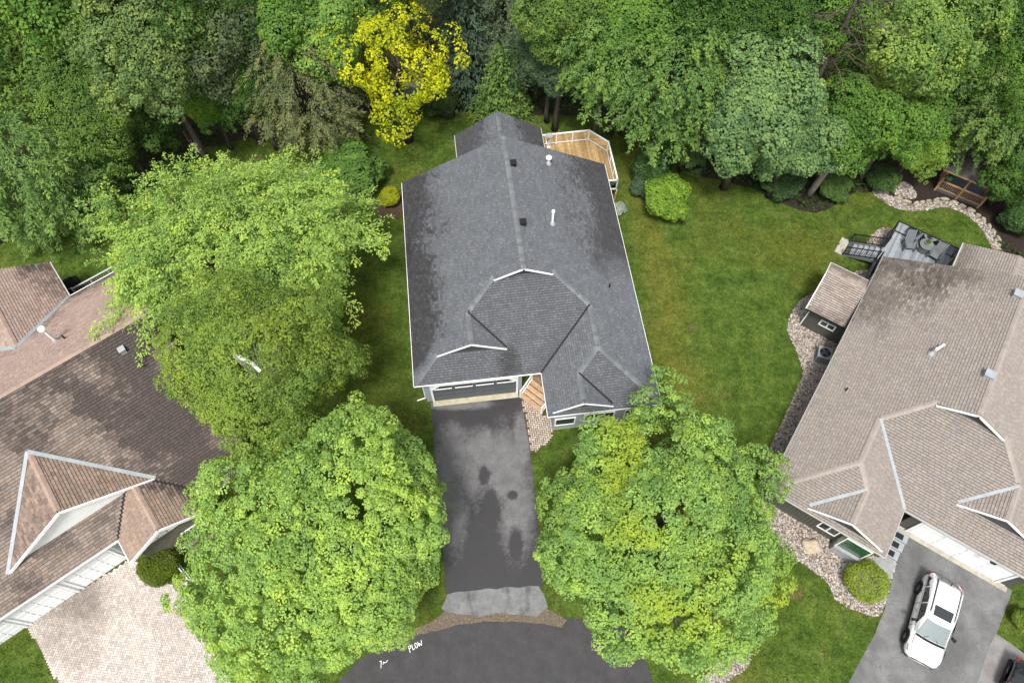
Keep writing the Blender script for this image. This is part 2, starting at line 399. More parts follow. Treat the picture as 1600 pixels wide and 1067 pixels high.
def crown(name, R, n_clump, per, leaf, cr, seed, zmin=-.4, lobes=16, lobe_amp=.3, inner=.5, yellow=0.0, gap=0.0, flat=.9, elong=.8, limb_n=14, up=.3, wob=.16, gapsz=.02, jit=.3, yf=.32, yth=.18, bulge=()):
    """broadleaf crown in an ellipsoid R=(rx,ry,rz) about the origin -> (mesh, limb target points)"""
    rng = np.random.default_rng(seed); R = np.array(R, float)
    lob = sph(rng, lobes, zmin); la = rng.uniform(.5, 1, lobes)
    gapd = sph(rng, max(1, int(gap * 20)), -.1)
    n_out = int(n_clump * .7)                    # evenly spread outer clumps, random inner ones
    i_ = np.arange(n_out) + .5; zz = 1 - i_ / n_out * (1 - zmin); ph = i_ * 2.399963
    d = np.stack([np.sqrt(1 - zz**2) * np.cos(ph), np.sqrt(1 - zz**2) * np.sin(ph), zz], 1)
    d = nrm(d + rng.normal(size=d.shape) * .55 / math.sqrt(n_out))
    d = np.concatenate([d, sph(rng, n_clump - n_out, zmin)])
    ca = d @ lob.T
    bump = (la * np.exp(-((1 - ca) / .055))).max(axis=1)
    rad = (1 - lobe_amp) + lobe_amp * bump
    rad = rad * (1 + wob * np.array([mnoise.noise(Vector(q * 1.6 + seed)) for q in d]))
    for bd, amp, wid in bulge:
        bd = np.array(bd) / np.linalg.norm(bd); rad = rad * (1 + amp * np.exp(-(1 - d @ bd) / wid))
    keep = np.ones(n_clump, bool)
    if gap: keep = (d @ gapd.T).max(axis=1) < 1 - gapsz * (1 + rng.random(n_clump))
    depth = np.where(np.arange(n_clump) < n_out, rng.uniform(.93, 1.05, n_clump), rng.uniform(inner, .93, n_clump))
    cc = (d * (rad * depth)[:, None] * R)[keep]; d = d[keep]; K = len(cc)
    ax = nrm(nrm(d / R) + np.array([0, 0, .55]))
    cs = cr * rng.uniform(.65, 1.35, K)
    ctint = np.clip(rng.normal(.5, .2, K) + .18 * np.array([mnoise.noise(Vector(c * .45 + seed)) for c in cc]) * 2, 0, 1)
    cy = np.zeros(K)
    if yellow:
        f = np.array([mnoise.noise(Vector(c * yf + seed * 3.1)) for c in cc])
        cy = np.clip((f - yth) * 2.5, 0, 1) * yellow * 2 * rng.uniform(.3, 1, K)
    idx = np.repeat(np.arange(K), per); N = len(idx)
    ld = rng.normal(size=(N, 3)); ld = nrm(ld)
    dot = (ld * ax[idx]).sum(1, keepdims=True)
    ld = np.where(dot < -.15, ld - 2 * dot * ax[idx], ld)
    rr = rng.uniform(.55, 1.0, N) ** .6
    off = ld * (cs[idx] * rr)[:, None]
    along = (off * ax[idx]).sum(1, keepdims=True)
    off = off - ax[idx] * along * (1 - flat)
    cen = cc[idx] + off
    nor = nrm(ld * .75 + ax[idx] * .4 + np.array([0, 0, up]) + rng.normal(size=(N, 3)) * jit)
    ln = leaf * rng.uniform(.7, 1.3, N); wd = ln * elong * rng.uniform(.8, 1.1, N)
    tint = np.stack([np.clip(rng.normal(.5, .2, N), 0, 1), ctint[idx], np.clip(cy[idx] * rng.uniform(.5, 1.2, N), 0, 1)], 1)
    limbs = cc[rng.choice(K, limb_n, replace=False)] * .88
    return leaf_mesh(name, cen, nor, ln, wd, tint, rng), [Vector(p) for p in limbs]

def spray_crown(name, R, n_spray, per, leaf, slen, seed, droop=.35, zmin=-.35, elong=.33, yellow=0.0, lobn=22, lob_amp=.32):
    """feathery crown: long drooping sprays of small leaflets (honey locust, hemlock)"""
    rng = np.random.default_rng(seed); R = np.array(R, float)
    lob = sph(rng, lobn, zmin); d = sph(rng, n_spray, zmin)
    bump = np.exp(-((1 - d @ lob.T) / .03)).max(axis=1)
    dep = np.where(rng.random(n_spray) < .6, rng.uniform(.9, 1.02, n_spray), rng.uniform(.5, .9, n_spray))
    base = d * ((1.02 - lob_amp + lob_amp * bump) * dep)[:, None] * R
    az = d.copy(); az[:, 2] = 0; az = nrm(az + rng.normal(size=(n_spray, 3)) * .5 * [1, 1, .1])
    idx = np.repeat(np.arange(n_spray), per); N = len(idx)
    s = rng.random(N) ** .8; L = (slen * rng.uniform(.6, 1.3, n_spray))[idx]
    side = np.cross(az, [0, 0, 1.])[idx]
    wdt = (.32 * (1 - s) + .08) * L * rng.normal(0, .55, N)
    cen = base[idx] + az[idx] * (s * L)[:, None] + side * wdt[:, None]
    cen[:, 2] += -droop * L * s * s - .25 * np.abs(wdt) + rng.normal(0, .05, N)
    nor = np.array([0, 0, 1.]) + az[idx] * .35 * s[:, None] + rng.normal(size=(N, 3)) * .4
    ln = leaf * rng.uniform(.7, 1.3, N)
    ct = np.clip(rng.normal(.5, .22, n_spray), 0, 1)[idx]
    cy = np.clip(rng.normal(yellow, .1, n_spray), 0, 1)[idx] if yellow else np.zeros(N)
    tint = np.stack([np.clip(rng.normal(.45 + .2 * s, .18, N), 0, 1), ct, cy], 1)
    td = az[idx] + side * np.sign(wdt)[:, None] * .8 + rng.normal(size=(N, 3)) * .25
    limbs = [Vector(p) for p in base[rng.choice(n_spray, 14, replace=False)] * .85]
    return leaf_mesh(name, cen, nor, ln, ln * elong, tint, rng, td), limbs

def conifer(name, Rr, h, tiers, seed, leaf=.3, droop=.45, tip=.35, elong=.4, perb=60):
    """whorled branches with needle sprays; base at z=0, top at h"""
    rng = np.random.default_rng(seed); C, Nn, Ln, T, TD = [], [], [], [], []
    for k in range(tiers):
        f = k / tiers; z = h * (.06 + .92 * f); r = Rr * (1 - f) ** .8 + .25
        nb = max(5, int(13 * (1 - f) + 5)); a0 = rng.random() * 6.28
        for b in range(nb):
            a = a0 + b * 6.283 / nb + rng.normal(0, .12); rl = r * rng.uniform(.8, 1.12)
            n = max(16, int(perb * rl / Rr)); s = rng.random(n) ** .75; s = .15 + .85 * s
            dirv = np.array([math.cos(a), math.sin(a), 0]); sd_ = np.array([-math.sin(a), math.cos(a), 0])
            w = rng.normal(0, .13, n) * rl * (1.15 - .55 * s)
            p = dirv * (s * rl)[:, None] + sd_ * w[:, None]
            p[:, 2] = z - droop * rl * s ** 1.6 - .3 * np.abs(w) + rng.normal(0, .05, n)
            C.append(p); Nn.append(np.array([0, 0, 1.]) + dirv * .3 + rng.normal(size=(n, 3)) * .3)
            Ln.append(leaf * rng.uniform(.7, 1.3, n))
            ct = np.clip(rng.normal(.5, .16), 0, 1)
            T.append(np.stack([np.clip(.3 + tip * (s - .4) + rng.normal(0, .13, n), 0, 1), np.full(n, ct), np.clip((s - .82) * tip * .5, 0, 1)], 1))
            TD.append(dirv + sd_ * np.sign(w)[:, None] * .6 + rng.normal(size=(n, 3)) * .15)
    C, Nn, Ln, T, TD = map(np.concatenate, (C, Nn, Ln, T, TD))
    return leaf_mesh(name, C, Nn, Ln, Ln * elong, T, rng, TD)

def trunk_mesh(name, zc, r0, limbs, mat, lean=(0, 0), top=.5):
    """tapered trunk from the ground to inside a crown centred at zc, with limbs to the given crown points"""
    mb = MB(); rng = random.Random(len(limbs) * 31 + int(zc * 10))
    hz = zc * 1.05
    def axis(z): f = z / hz; return Vector((lean[0] * f + .12 * math.sin(f * 5), lean[1] * f + .1 * math.sin(f * 4 + 1), z))
    mb.tube([axis(hz * k / 7) for k in range(8)], [r0 * (1.35 if k == 0 else 1 - .11 * k) for k in range(8)], 8)
    for L in limbs:
        e = Vector((L.x, L.y, L.z + zc)); z0 = max(zc * .45, min(e.z - .3, zc * rng.uniform(.55, .95)))
        a = axis(z0); m_ = a.lerp(e, .5) + Vector((0, 0, .12 * (e - a).length * .4))
        mb.tube([a, a.lerp(m_, .6), m_, e], [r0 * .38, r0 * .28, r0 * .2, .025], 5)
    return mb.data(name, mat, smooth=True)

TREES = []
def plant(kind, x, y, zc, label, cat='tree', group=None, rot=0.0, sc=(1, 1, 1), color=(.06, .1, .02), name='tree', trunk=True):
    """kind: (crown mesh, trunk mesh, native zc) shared between alike trees"""
    cm, tm, z0 = kind
    r = empty(name, (x, y, 0), rot, label, cat, group)
    r.scale = sc
    zl = zc / sc[2] if tm is not None else z0
    c = link('crown', cm, r, (0, 0, zl)); c.color = (*color, 1)
    if tm is not None and trunk: link('trunk', tm, r, scale=(1, 1, zl / z0))
    return r
# ------------------------------------------------------------------ ground sheets
EXC = []                                        # plan polygons with no grass
def catmull(pts, n=6, closed=True):
    P = [Vector(p) for p in pts]; out = []; N = len(P)
    for i in range(N if closed else N - 1):
        p0, p1, p2, p3 = (P[(i-1) % N], P[i], P[(i+1) % N], P[(i+2) % N]) if closed else (P[max(i-1,0)], P[i], P[i+1], P[min(i+2,N-1)])
        for k in range(n):
            t = k / n
            out.append(.5 * (2*p1 + (p2-p0)*t + (2*p0-5*p1+4*p2-p3)*t*t + (3*p1-p0-3*p2+p3)*t**3))
    if not closed: out.append(P[-1])
    return out
def rough(pts, amp, step=.25):
    """a ragged copy of a closed outline"""
    out = []; N = len(pts)
    for i in range(N):
        a, b = Vector(pts[i]), Vector(pts[(i+1) % N]); n = max(1, int((b-a).length / step))
        for k in range(n):
            p = a.lerp(b, k / n); q = mnoise.noise_vector(Vector((p.x*1.7, p.y*1.7, 0)))
            out.append(Vector((p.x + q.x*amp, p.y + q.y*amp, 0)))
    return out
def inside(poly, xs, ys):
    r = np.zeros(len(xs), bool); n = len(poly)
    for i in range(n):
        x0, y0 = poly[i][0], poly[i][1]; x1, y1 = poly[(i+1) % n][0], poly[(i+1) % n][1]
        if y0 == y1: continue
        c = ((y0 > ys) != (y1 > ys)) & (xs < (x1-x0)*(ys-y0)/(y1-y0) + x0); r ^= c
    return r
def sheet(name, pts, z, mat, thick=None, kind='structure', exc=True, label=None):
    mb = MB()
    if thick: mb.prism([(p[0], p[1]) for p in pts], z - thick, z)
    else: mb.face([(p[0], p[1], z) for p in pts])
    if exc: EXC.append([(p[0], p[1]) for p in pts])
    return mb.build(name, mat, kind=kind, label=label)
PX = lambda L, z=0.0: [pix(u, v, z) for u, v in L]

mb = MB(); mb.face([(-700, -500, 0), (700, -500, 0), (700, 900, 0), (-700, 900, 0)])
mb.build('lawn', M['lawn'], kind='structure')
ff = catmull(PX([(-330,470),(-60,400),(60,362),(140,330),(215,270),(300,236),(400,214),(520,180),(620,172),(720,176),(960,186),(1040,215),(1075,268),(1130,282),(1200,302),(1275,330),(1330,306),(1372,300),(1440,318),(1480,316),(1520,330),(1552,372),(1600,420),(1700,430)]), 4, False)
far = [Vector((140, 30, 0)), Vector((140, 160, 0)), Vector((-140, 160, 0)), Vector((-140, 40, 0))]
sheet('forest_floor', rough(ff + far, .25, .6), .004, M['floor'])
mul = rough(catmull(PX([(1128,280),(1180,292),(1230,322),(1275,333),(1300,318),(1255,300),(1190,270),(1140,262)]), 5), .12)
sheet('mulch_bed', mul, .012, M['mulch'])
gmul = rough(catmull(PX([(1372,306),(1425,318),(1475,310),(1525,333),(1560,378),(1640,400),(1660,250),(1480,215),(1400,250)]), 5), .1)
sheet('mulch_bed', gmul, .012, M['mulch'])
smul = rough(catmull(PX([(584,318),(597,303),(625,300),(632,318),(628,338),(606,342),(590,334)]), 5), .08)
sheet('mulch_bed', smul, .010, M['brown_mulch'])

# road, apron, driveways
road = rough([Vector((-9, -30, 0)), Vector((10, -30, 0))] + PX([(1025,1075),(1008,1030),(985,985),(940,968),(868,964),(780,968),(700,978),(640,990),(560,1030),(520,1075)]) , .05, .3)
sheet('road', road, .006, M['road'])
grit = rough(PX([(600,1003),(650,983),(690,962),(700,950),(850,948),(866,957),(884,970),(876,978),(800,970),(740,972),(690,982),(640,996)]), .12, .2)
sheet('roadside_grit', grit, .010, M['grit'])
drive = rough(PX([(673,629),(740,622),(812,612),(826,690),(838,785),(846,880),(850,916),(770,922),(698,930),(692,860),(684,760),(677,690)]), .04, .4)
sheet('driveway', drive, .014, M['drive'])
apron = rough(PX([(698,927),(770,919),(842,915),(852,935),(856,948),(840,962),(790,958),(745,961),(700,957),(690,950)]), .09, .25)
sheet('driveway_apron', apron, .018, M['patch'])
drive2 = PX([(1418,826),(1582,922),(1572,950),(1556,992),(1543,1030),(1528,1075)]) + [pix(1480,1200), pix(1250,1200)] + PX([(1318,1080),(1342,1035),(1366,992),(1383,950),(1392,912),(1402,872)])
sheet('neighbour_driveway', rough(drive2, .03, .4), .010, M['drive2'])
pave3 = PX([(1553,994),(1557,990),(1580,1006),(1605,1024),(1700,1080)]) + [pix(1700,1200), pix(1490,1200)] + PX([(1524,1075),(1538,1032)])
sheet('pale_pavement', rough(pave3, .03, .4), .014, mat_plain('pale_pavement', (.24, .23, .22), .9, .25, 1.4, .2))

# gravel beds of the right hand neighbour
g1 = catmull(PX([(1275,455),(1246,474),(1230,512),(1243,545),(1254,580),(1247,602),(1222,660),(1200,705),(1188,760),(1200,830),(1232,864),(1262,886),(1294,912),(1305,935),(1338,954),(1372,962),(1386,935),(1391,910)]), 5, False) \
   + PX([(1402,874),(1374,870),(1312,853),(1246,813),(1275,720),(1320,610),(1345,520),(1340,470)])
g2 = catmull(PX([(1352,392),(1358,374),(1375,357),(1396,359),(1404,372),(1400,395),(1375,402)]), 5)
g3 = catmull(PX([(1325,436),(1338,424),(1356,424),(1362,440),(1350,452),(1330,450)]), 5)
g4 = catmull(PX([(1362,300),(1385,318),(1410,328),(1440,330),(1470,324),(1500,331),(1527,350),(1543,373),(1552,392),(1562,392),(1560,376),(1545,354),(1525,336),(1500,322),(1475,313),(1450,316),(1425,319),(1400,310),(1380,298)]), 3)
g5 = catmull(PX([(1392,292),(1412,284),(1428,296),(1430,310),(1405,308)]), 4)
g6 = catmull(PX([(1085,1075),(1110,1048),(1135,1020),(1160,1000),(1172,1012),(1168,1040),(1120,1075)]), 4)
GR = [g1, g2, g3, g4, g5, g6]
for k, g in enumerate(GR): sheet('gravel_bed', g, .014 + .001 * k, M['gravel_bed'])
def gravel(name, polys, dens, smin, smax, cols, seed, z=.016, skip=[]):
    rng = np.random.default_rng(seed); C = []
    for p in polys:
        a = np.array([(q[0], q[1]) for q in p]); lo, hi = a.min(0), a.max(0)
        n = int((hi-lo).prod() * dens); q = lo + rng.random((n, 2)) * (hi-lo)
        q = q[inside(p, q[:, 0], q[:, 1])]; C.append(q)
    C = np.concatenate(C)
    for s_ in skip: C = C[~inside(s_, C[:, 0], C[:, 1])]
    N = len(C); r = rng.uniform(smin, smax, (N, 3)); r[:, 2] *= .6; a = rng.random(N) * 6.28
    base = np.array([(1,0,0),(0,1,0),(-1,0,0),(0,-1,0),(0,0,1)], float)
    v = base[None] * r[:, None, :] * rng.uniform(.7, 1.2, (N, 5, 1))
    ca, sa = np.cos(a)[:, None], np.sin(a)[:, None]
    X = v[:, :, 0]*ca - v[:, :, 1]*sa + C[:, :1]; Y = v[:, :, 0]*sa + v[:, :, 1]*ca + C[:, 1:]
    V = np.stack([X, Y, v[:, :, 2] + z], 2).reshape(-1, 3).astype(np.float32)
    F = (np.arange(N)[:, None, None]*5 + np.array([(0,1,4),(1,2,4),(2,3,4),(3,0,4)])[None]).reshape(-1).astype(np.int32)
    me = bpy.data.meshes.new(name)
    me.vertices.add(len(V)); me.vertices.foreach_set('co', V.ravel())
    me.loops.add(len(F)); me.loops.foreach_set('vertex_index', F)
    me.polygons.add(len(F)//3); me.polygons.foreach_set('loop_start', np.arange(0, len(F), 3, dtype=np.int32))
    me.polygons.foreach_set('loop_total', np.full(len(F)//3, 3, dtype=np.int32))
    at = me.attributes.new('col', 'FLOAT_COLOR', 'POINT')
    cc = np.array(cols)[rng.integers(0, len(cols), N)] * rng.uniform(.7, 1.2, (N, 1))
    at.data.foreach_set('color', np.repeat(np.concatenate([cc, np.ones((N, 1))], 1), 5, 0).astype(np.float32).ravel())
    me.materials.append(M['stone']); me.update(calc_edges=True)
    return tag(link(name, me), kind='stuff')
STC = [(.5,.46,.41),(.36,.3,.25),(.42,.33,.26),(.3,.27,.25),(.55,.52,.49),(.22,.17,.14),(.4,.36,.33)]
gravel('gravel', [g1, g2, g3, g6], 210, .03, .085, STC, 3)
gravel('river_stones', [g4, g5], 170, .04, .11, STC + [(.2,.16,.13),(.16,.13,.11)], 5, .02)
gravel('roadside_grit_stones', [grit], 60, .015, .04, [(.2,.165,.13),(.26,.23,.2)], 6, .012)

# ------------------------------------------------------------------ herringbone pavers
def herring(poly, w, ang, colf, z, h, name, parent=None, seed=1, gapw=.012, avoid=None):
    rng = random.Random(seed); a = RAD(ang); ca, sa = math.cos(a), math.sin(a)
    q = np.array([(p[0]*ca + p[1]*sa, -p[0]*sa + p[1]*ca) for p in poly]); lo = q.min(0)/w - 3; hi = q.max(0)/w + 3
    mb = MB(); g = gapw / w / 2
    for r in range(int(lo[1]), int(hi[1])):
        for c in range(int(lo[0]), int(hi[0])):
            k = (c - r) % 4
            if k == 0: x0, x1, y0, y1 = c, c+2, r, r+1
            elif k == 3: x0, x1, y0, y1 = c, c+1, r, r+2
            else: continue
            cx, cy = (x0+x1)/2*w, (y0+y1)/2*w
            wx, wy = cx*ca - cy*sa, cx*sa + cy*ca
            if not inside(poly, np.array([wx]), np.array([wy]))[0]: continue
            cs = [((x*w)*ca - (y*w)*sa, (x*w)*sa + (y*w)*ca) for x, y in ((x0+g,y0+g),(x1-g,y0+g),(x1-g,y1-g),(x0+g,y1-g))]
            if avoid and inside(avoid, np.array([p[0] for p in cs]), np.array([p[1] for p in cs])).any(): continue
            t = rng.uniform(-.004, .004); col = colf(wx, wy, rng)
            top = [(p[0], p[1], z + h + t) for p in cs]; bot = [(p[0], p[1], z) for p in cs]
            mb.mesh(top + bot, [(0,1,2,3)] + [(i, 4+i, 4+(i+1)%4, (i+1)%4) for i in range(4)], col)
    return mb.build(name, M['paver'], parent, col=True, kind='stuff')
ld = PX([(42,975),(197,878),(214,876),(232,905),(262,912),(290,908),(318,985),(362,1067),(395,1130),(120,1130),(92,1067)])
sheet('paver_driveway', ld, .008, mat_plain('jointing_sand', (.2,.17,.14), .95, .3, 6))
c0 = pix(105, 960)
def ldcol(x, y, r):
    k = r.uniform(.82, 1.12); n = mnoise.noise(Vector((x*.55+3, y*.55, 0)))
    st = max(0, min(1, 1.15 - math.hypot(x-c0.x, (y-c0.y))/2.6 + n*.9))
    st2 = max(0, min(1, (mnoise.noise(Vector((x*.25, y*.25, 7)))-.15)*2))
    k *= 1 - .42*st - .15*st2
    b = r.choice([(.60,.53,.475),(.575,.51,.46),(.61,.56,.515),(.55,.475,.42)])
    return (b[0]*k, b[1]*k*(1-.03*st), b[2]*k*(1-.06*st))
herring(ld, .115, 38.5+45, ldcol, .010, .03, 'driveway_pavers')
mp_ = PX([(813,614),(846,646),(862,652),(866,668),(859,690),(838,704),(822,711),(816,660)])
sheet('entry_path', mp_, .008, mat_plain('path_sand', (.09,.065,.05), .95, .3, 6))
def mpcol(x, y, r):
    k = r.uniform(.75, 1.15); b = r.choice([(.52,.43,.35),(.47,.40,.33),(.56,.48,.41)])
    return tuple(c*k for c in b)
herring(mp_, .125, 6.83, mpcol, .010, .03, 'path_pavers', seed=4, gapw=.034, avoid=drive)

# ------------------------------------------------------------------ houses: roofs laid shingle by shingle
def clip_half(poly, ax, val, sign):
    out = []; n = len(poly)
    for i in range(n):
        a, b = poly[i], poly[(i+1) % n]; da, db = sign*(a[ax]-val), sign*(b[ax]-val)
        if da >= 0: out.append(a)
        if (da >= 0) != (db >= 0):
            t = da / (da - db); out.append((a[0]+(b[0]-a[0])*t, a[1]+(b[1]-a[1])*t))
    return out
def area(p): return .5*sum(p[i][0]*p[(i+1)%len(p)][1]-p[(i+1)%len(p)][0]*p[i][1] for i in range(len(p)))

class House:
    joint = .02
    def __init__(s, name, label, yaw, org, expo=.15, tabw=.34):
        a = RAD(yaw); s.W, s.D = Vector((math.cos(a), math.sin(a), 0)), Vector((-math.sin(a), math.cos(a), 0))
        s.org = org; s.loc = s.W*org[0] + s.D*org[1]; s.yaw = a
        s.root = empty(name, s.loc, a, label, 'house')
        s.roofmb = MB(); s.sh = MB(); s.cap = MB(); s.cand = []; s.expo, s.tabw = expo, tabw
        s.mx = lambda X, Y: (X - org[0], Y - org[1]); s.gx = 1
    def P(s, X, Y, z=0): x, y = s.mx(X, Y); return Vector((x, y, z))
    def world(s, v): return s.loc + s.W*v[0] + s.D*v[1] + Vector((0, 0, v[2]))
    def plane(s, poly, X0, Y0, z0, gX, gY, tone, key):
        """poly in plan (X,Y); the plane rises gX, gY per metre from z0 at (X0,Y0)"""
        pl = [tuple(s.P(*p)[:2]) for p in poly]; x0, y0 = s.P(X0, Y0)[:2]; gx, gy = gX*s.gx, gY
        Z = lambda p: z0 + gx*(p[0]-x0) + gy*(p[1]-y0)
        if area(pl) < 0: pl = pl[::-1]
        n = len(pl)
        vs = [(p[0], p[1], Z(p)) for p in pl] + [(p[0], p[1], Z(p)-.13) for p in pl]
        s.roofmb.mesh(vs, [tuple(range(n)), tuple(range(n, 2*n))[::-1]] + [(i, n+i, n+(i+1)%n, (i+1)%n) for i in range(n)])
        m = math.hypot(gx, gy); ux, uy = gx/m, gy/m; cosf = 1/math.sqrt(1+m*m)
        uv = [(p[0]*uy - p[1]*ux, p[0]*ux + p[1]*uy) for p in pl]      # across, up
        back = lambda a, b: (a*uy + b*ux, -a*ux + b*uy)
        e = s.expo*cosf; lo = min(p[1] for p in uv); hi = max(p[1] for p in uv)
        k = int(math.floor(lo/e)) - 1; nv = Vector((-gx, -gy, 1)).normalized()
        while k*e < hi:
            b0, b1 = k*e, (k+1)*e
            b0 += s.joint*cosf; st = clip_half(clip_half(uv, 1, b0, 1), 1, b1, -1)
            if len(st) >= 3 and abs(area(st)) > 1e-4:
                rg = random.Random(ord(key)*977 + k*13 + int(x0*7)); a0 = min(p[0] for p in st); a1 = max(p[0] for p in st)
                x = a0 - rg.random()*s.tabw
                while x < a1:
                    w = s.tabw*rg.choice([.8, 1, 1, 1, 1.15]); g = .012
                    q = clip_half(clip_half(st, 0, x+g/2, 1), 0, x+w-g/2, -1)
                    if len(q) >= 3 and abs(area(q)) > 4e-4:
                        ca, cb = sum(p[0] for p in q)/len(q), sum(p[1] for p in q)/len(q)
                        pc = back(ca, cb); col = tone(pc[0], pc[1], key, rg)
                        low = .032
                        full = abs(area(q) - (w-g)*(b1-b0)) < 1e-3 and len(q) == 4
                        V = []
                        for p in q:
                            xy = back(*p); f = (p[1]-b0)/(b1-b0)
                            V.append(Vector((xy[0], xy[1], Z(xy))) + nv*(low*(1-f) + .004))
                        fr = [i for i in range(len(q)) if abs(q[i][1]-b0) < 1e-5 and abs(q[(i+1)%len(q)][1]-b0) < 1e-5]
                        sk = []
                        for i in fr:
                            j = (i+1) % len(q); sk.append([V[i], V[i]-nv*low, V[j]-nv*low, V[j]])
                        s.cand.append((V, sk, col, full, pc, Z(pc)))
                    x += w
            k += 1
    def ridge(s, p0, p1, tone, width=.15, step=.26, sag=.5):
        """overlapping cap shingles from p0 to p1 (local points)"""
        p0, p1 = Vector(p0), Vector(p1); d = (p1-p0); L = d.length; d.normalize()
        sd_ = d.cross(Vector((0,0,1))).normalized(); n = int(L/step)
        for k in range(n):
            a = p0 + d*(k*step); b = p0 + d*(k*step+step*1.15); c = tone(k)
            a2, b2 = a+Vector((0,0,.055)), b+Vector((0,0,.04))
            dz = Vector((0,0,-width*sag))
            s.cap.mesh([a2, b2, b2+sd_*width+dz, a2+sd_*width+dz, b2-sd_*width+dz, a2-sd_*width+dz,
                        a+sd_*width+dz, a, a-sd_*width+dz], [(0,1,2,3),(1,0,5,4),(0,3,6,7),(0,7,8,5)], c)
    def finish(s, vis, ncap_single=300):
        roof = s.roofmb.build('roof', M['underlay'], s.root)
        s.roof = roof
        sc = []
        for i, (V, sk, col, full, pc, z) in enumerate(s.cand):
            if not full: continue
            w = s.world((pc[0], pc[1], z)); dep = w.y*_c - (z-CAM_H)*_s
            u = 800 + F_PX*w.x/dep; v = 533.5 - F_PX*(w.y*_s + (z-CAM_H)*_c)/dep
            if vis(u, v): sc.append((dep, i))
        sc.sort(); single = set(i for _, i in sc[:ncap_single])
        cache = {}
        for i, (V, sk, col, full, pc, z) in enumerate(s.cand):
            if i in single:
                o = Vector(sum((v for v in V), Vector()) / len(V))
                key = tuple(round(x, 2) for x in (V[1]-V[0])) + tuple(round(x, 2) for x in (V[2]-V[1])) + tuple(round(x*22) for x in col)
                if key not in cache:
                    mb = MB(); mb.face([v-o for v in V], col)
                    for q in sk: mb.face([v-o for v in q], tuple(c*.25 for c in col))  # lower edge coloured dark: the shadow line of each course, painted in
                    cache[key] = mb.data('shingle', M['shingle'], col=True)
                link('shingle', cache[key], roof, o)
            else:
                s.sh.face(V, col)
                for q in sk: s.sh.face(q, tuple(c*.25 for c in col))  # same painted course shadow on the joined shingles
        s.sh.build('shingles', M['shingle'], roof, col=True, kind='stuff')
        if s.cap.v: s.cap.build('ridge_caps', M['shingle'], roof, col=True, kind='stuff')
    def part(s, name, mb, mat, parent=None, **kw):
        return mb.build(name, M[mat], parent or s.root, **kw)
    def box(s, mb, X0, X1, Y0, Y1, z0, z1):
        a, b = s.P(X0, Y0), s.P(X1, Y1); mb.box(a.x, b.x, a.y, b.y, z0, z1)

def fbm(x, y, z=0, sc=1.0):
    p = Vector((x*sc, y*sc, z)); return mnoise.noise(p) + .5*mnoise.noise(p*2.1) + .25*mnoise.noise(p*4.3)
sm = lambda a, b, x: max(0.0, min(1.0, (x-a)/(b-a)))

def gable_face(h, XL, XR, XM, Y, zB, zT, yout, mat, rake_w=.11, over=.25):
    """triangular wall under a small gable with white rake boards; faces -Y"""
    mb = MB()
    mb.face([h.P(XL, Y, zB), h.P(XR, Y, zB), h.P(XM, Y, zT-.1)])
    f = h.part('gable', mb, mat)
    for X in (XL, XR):
        b = MB(); b.bar(h.P(X, Y-over, zB+.0), h.P(XM, Y-over, zT-.02), .05, rake_w)
        b.build('rake_board', M['white'], f)
    return f

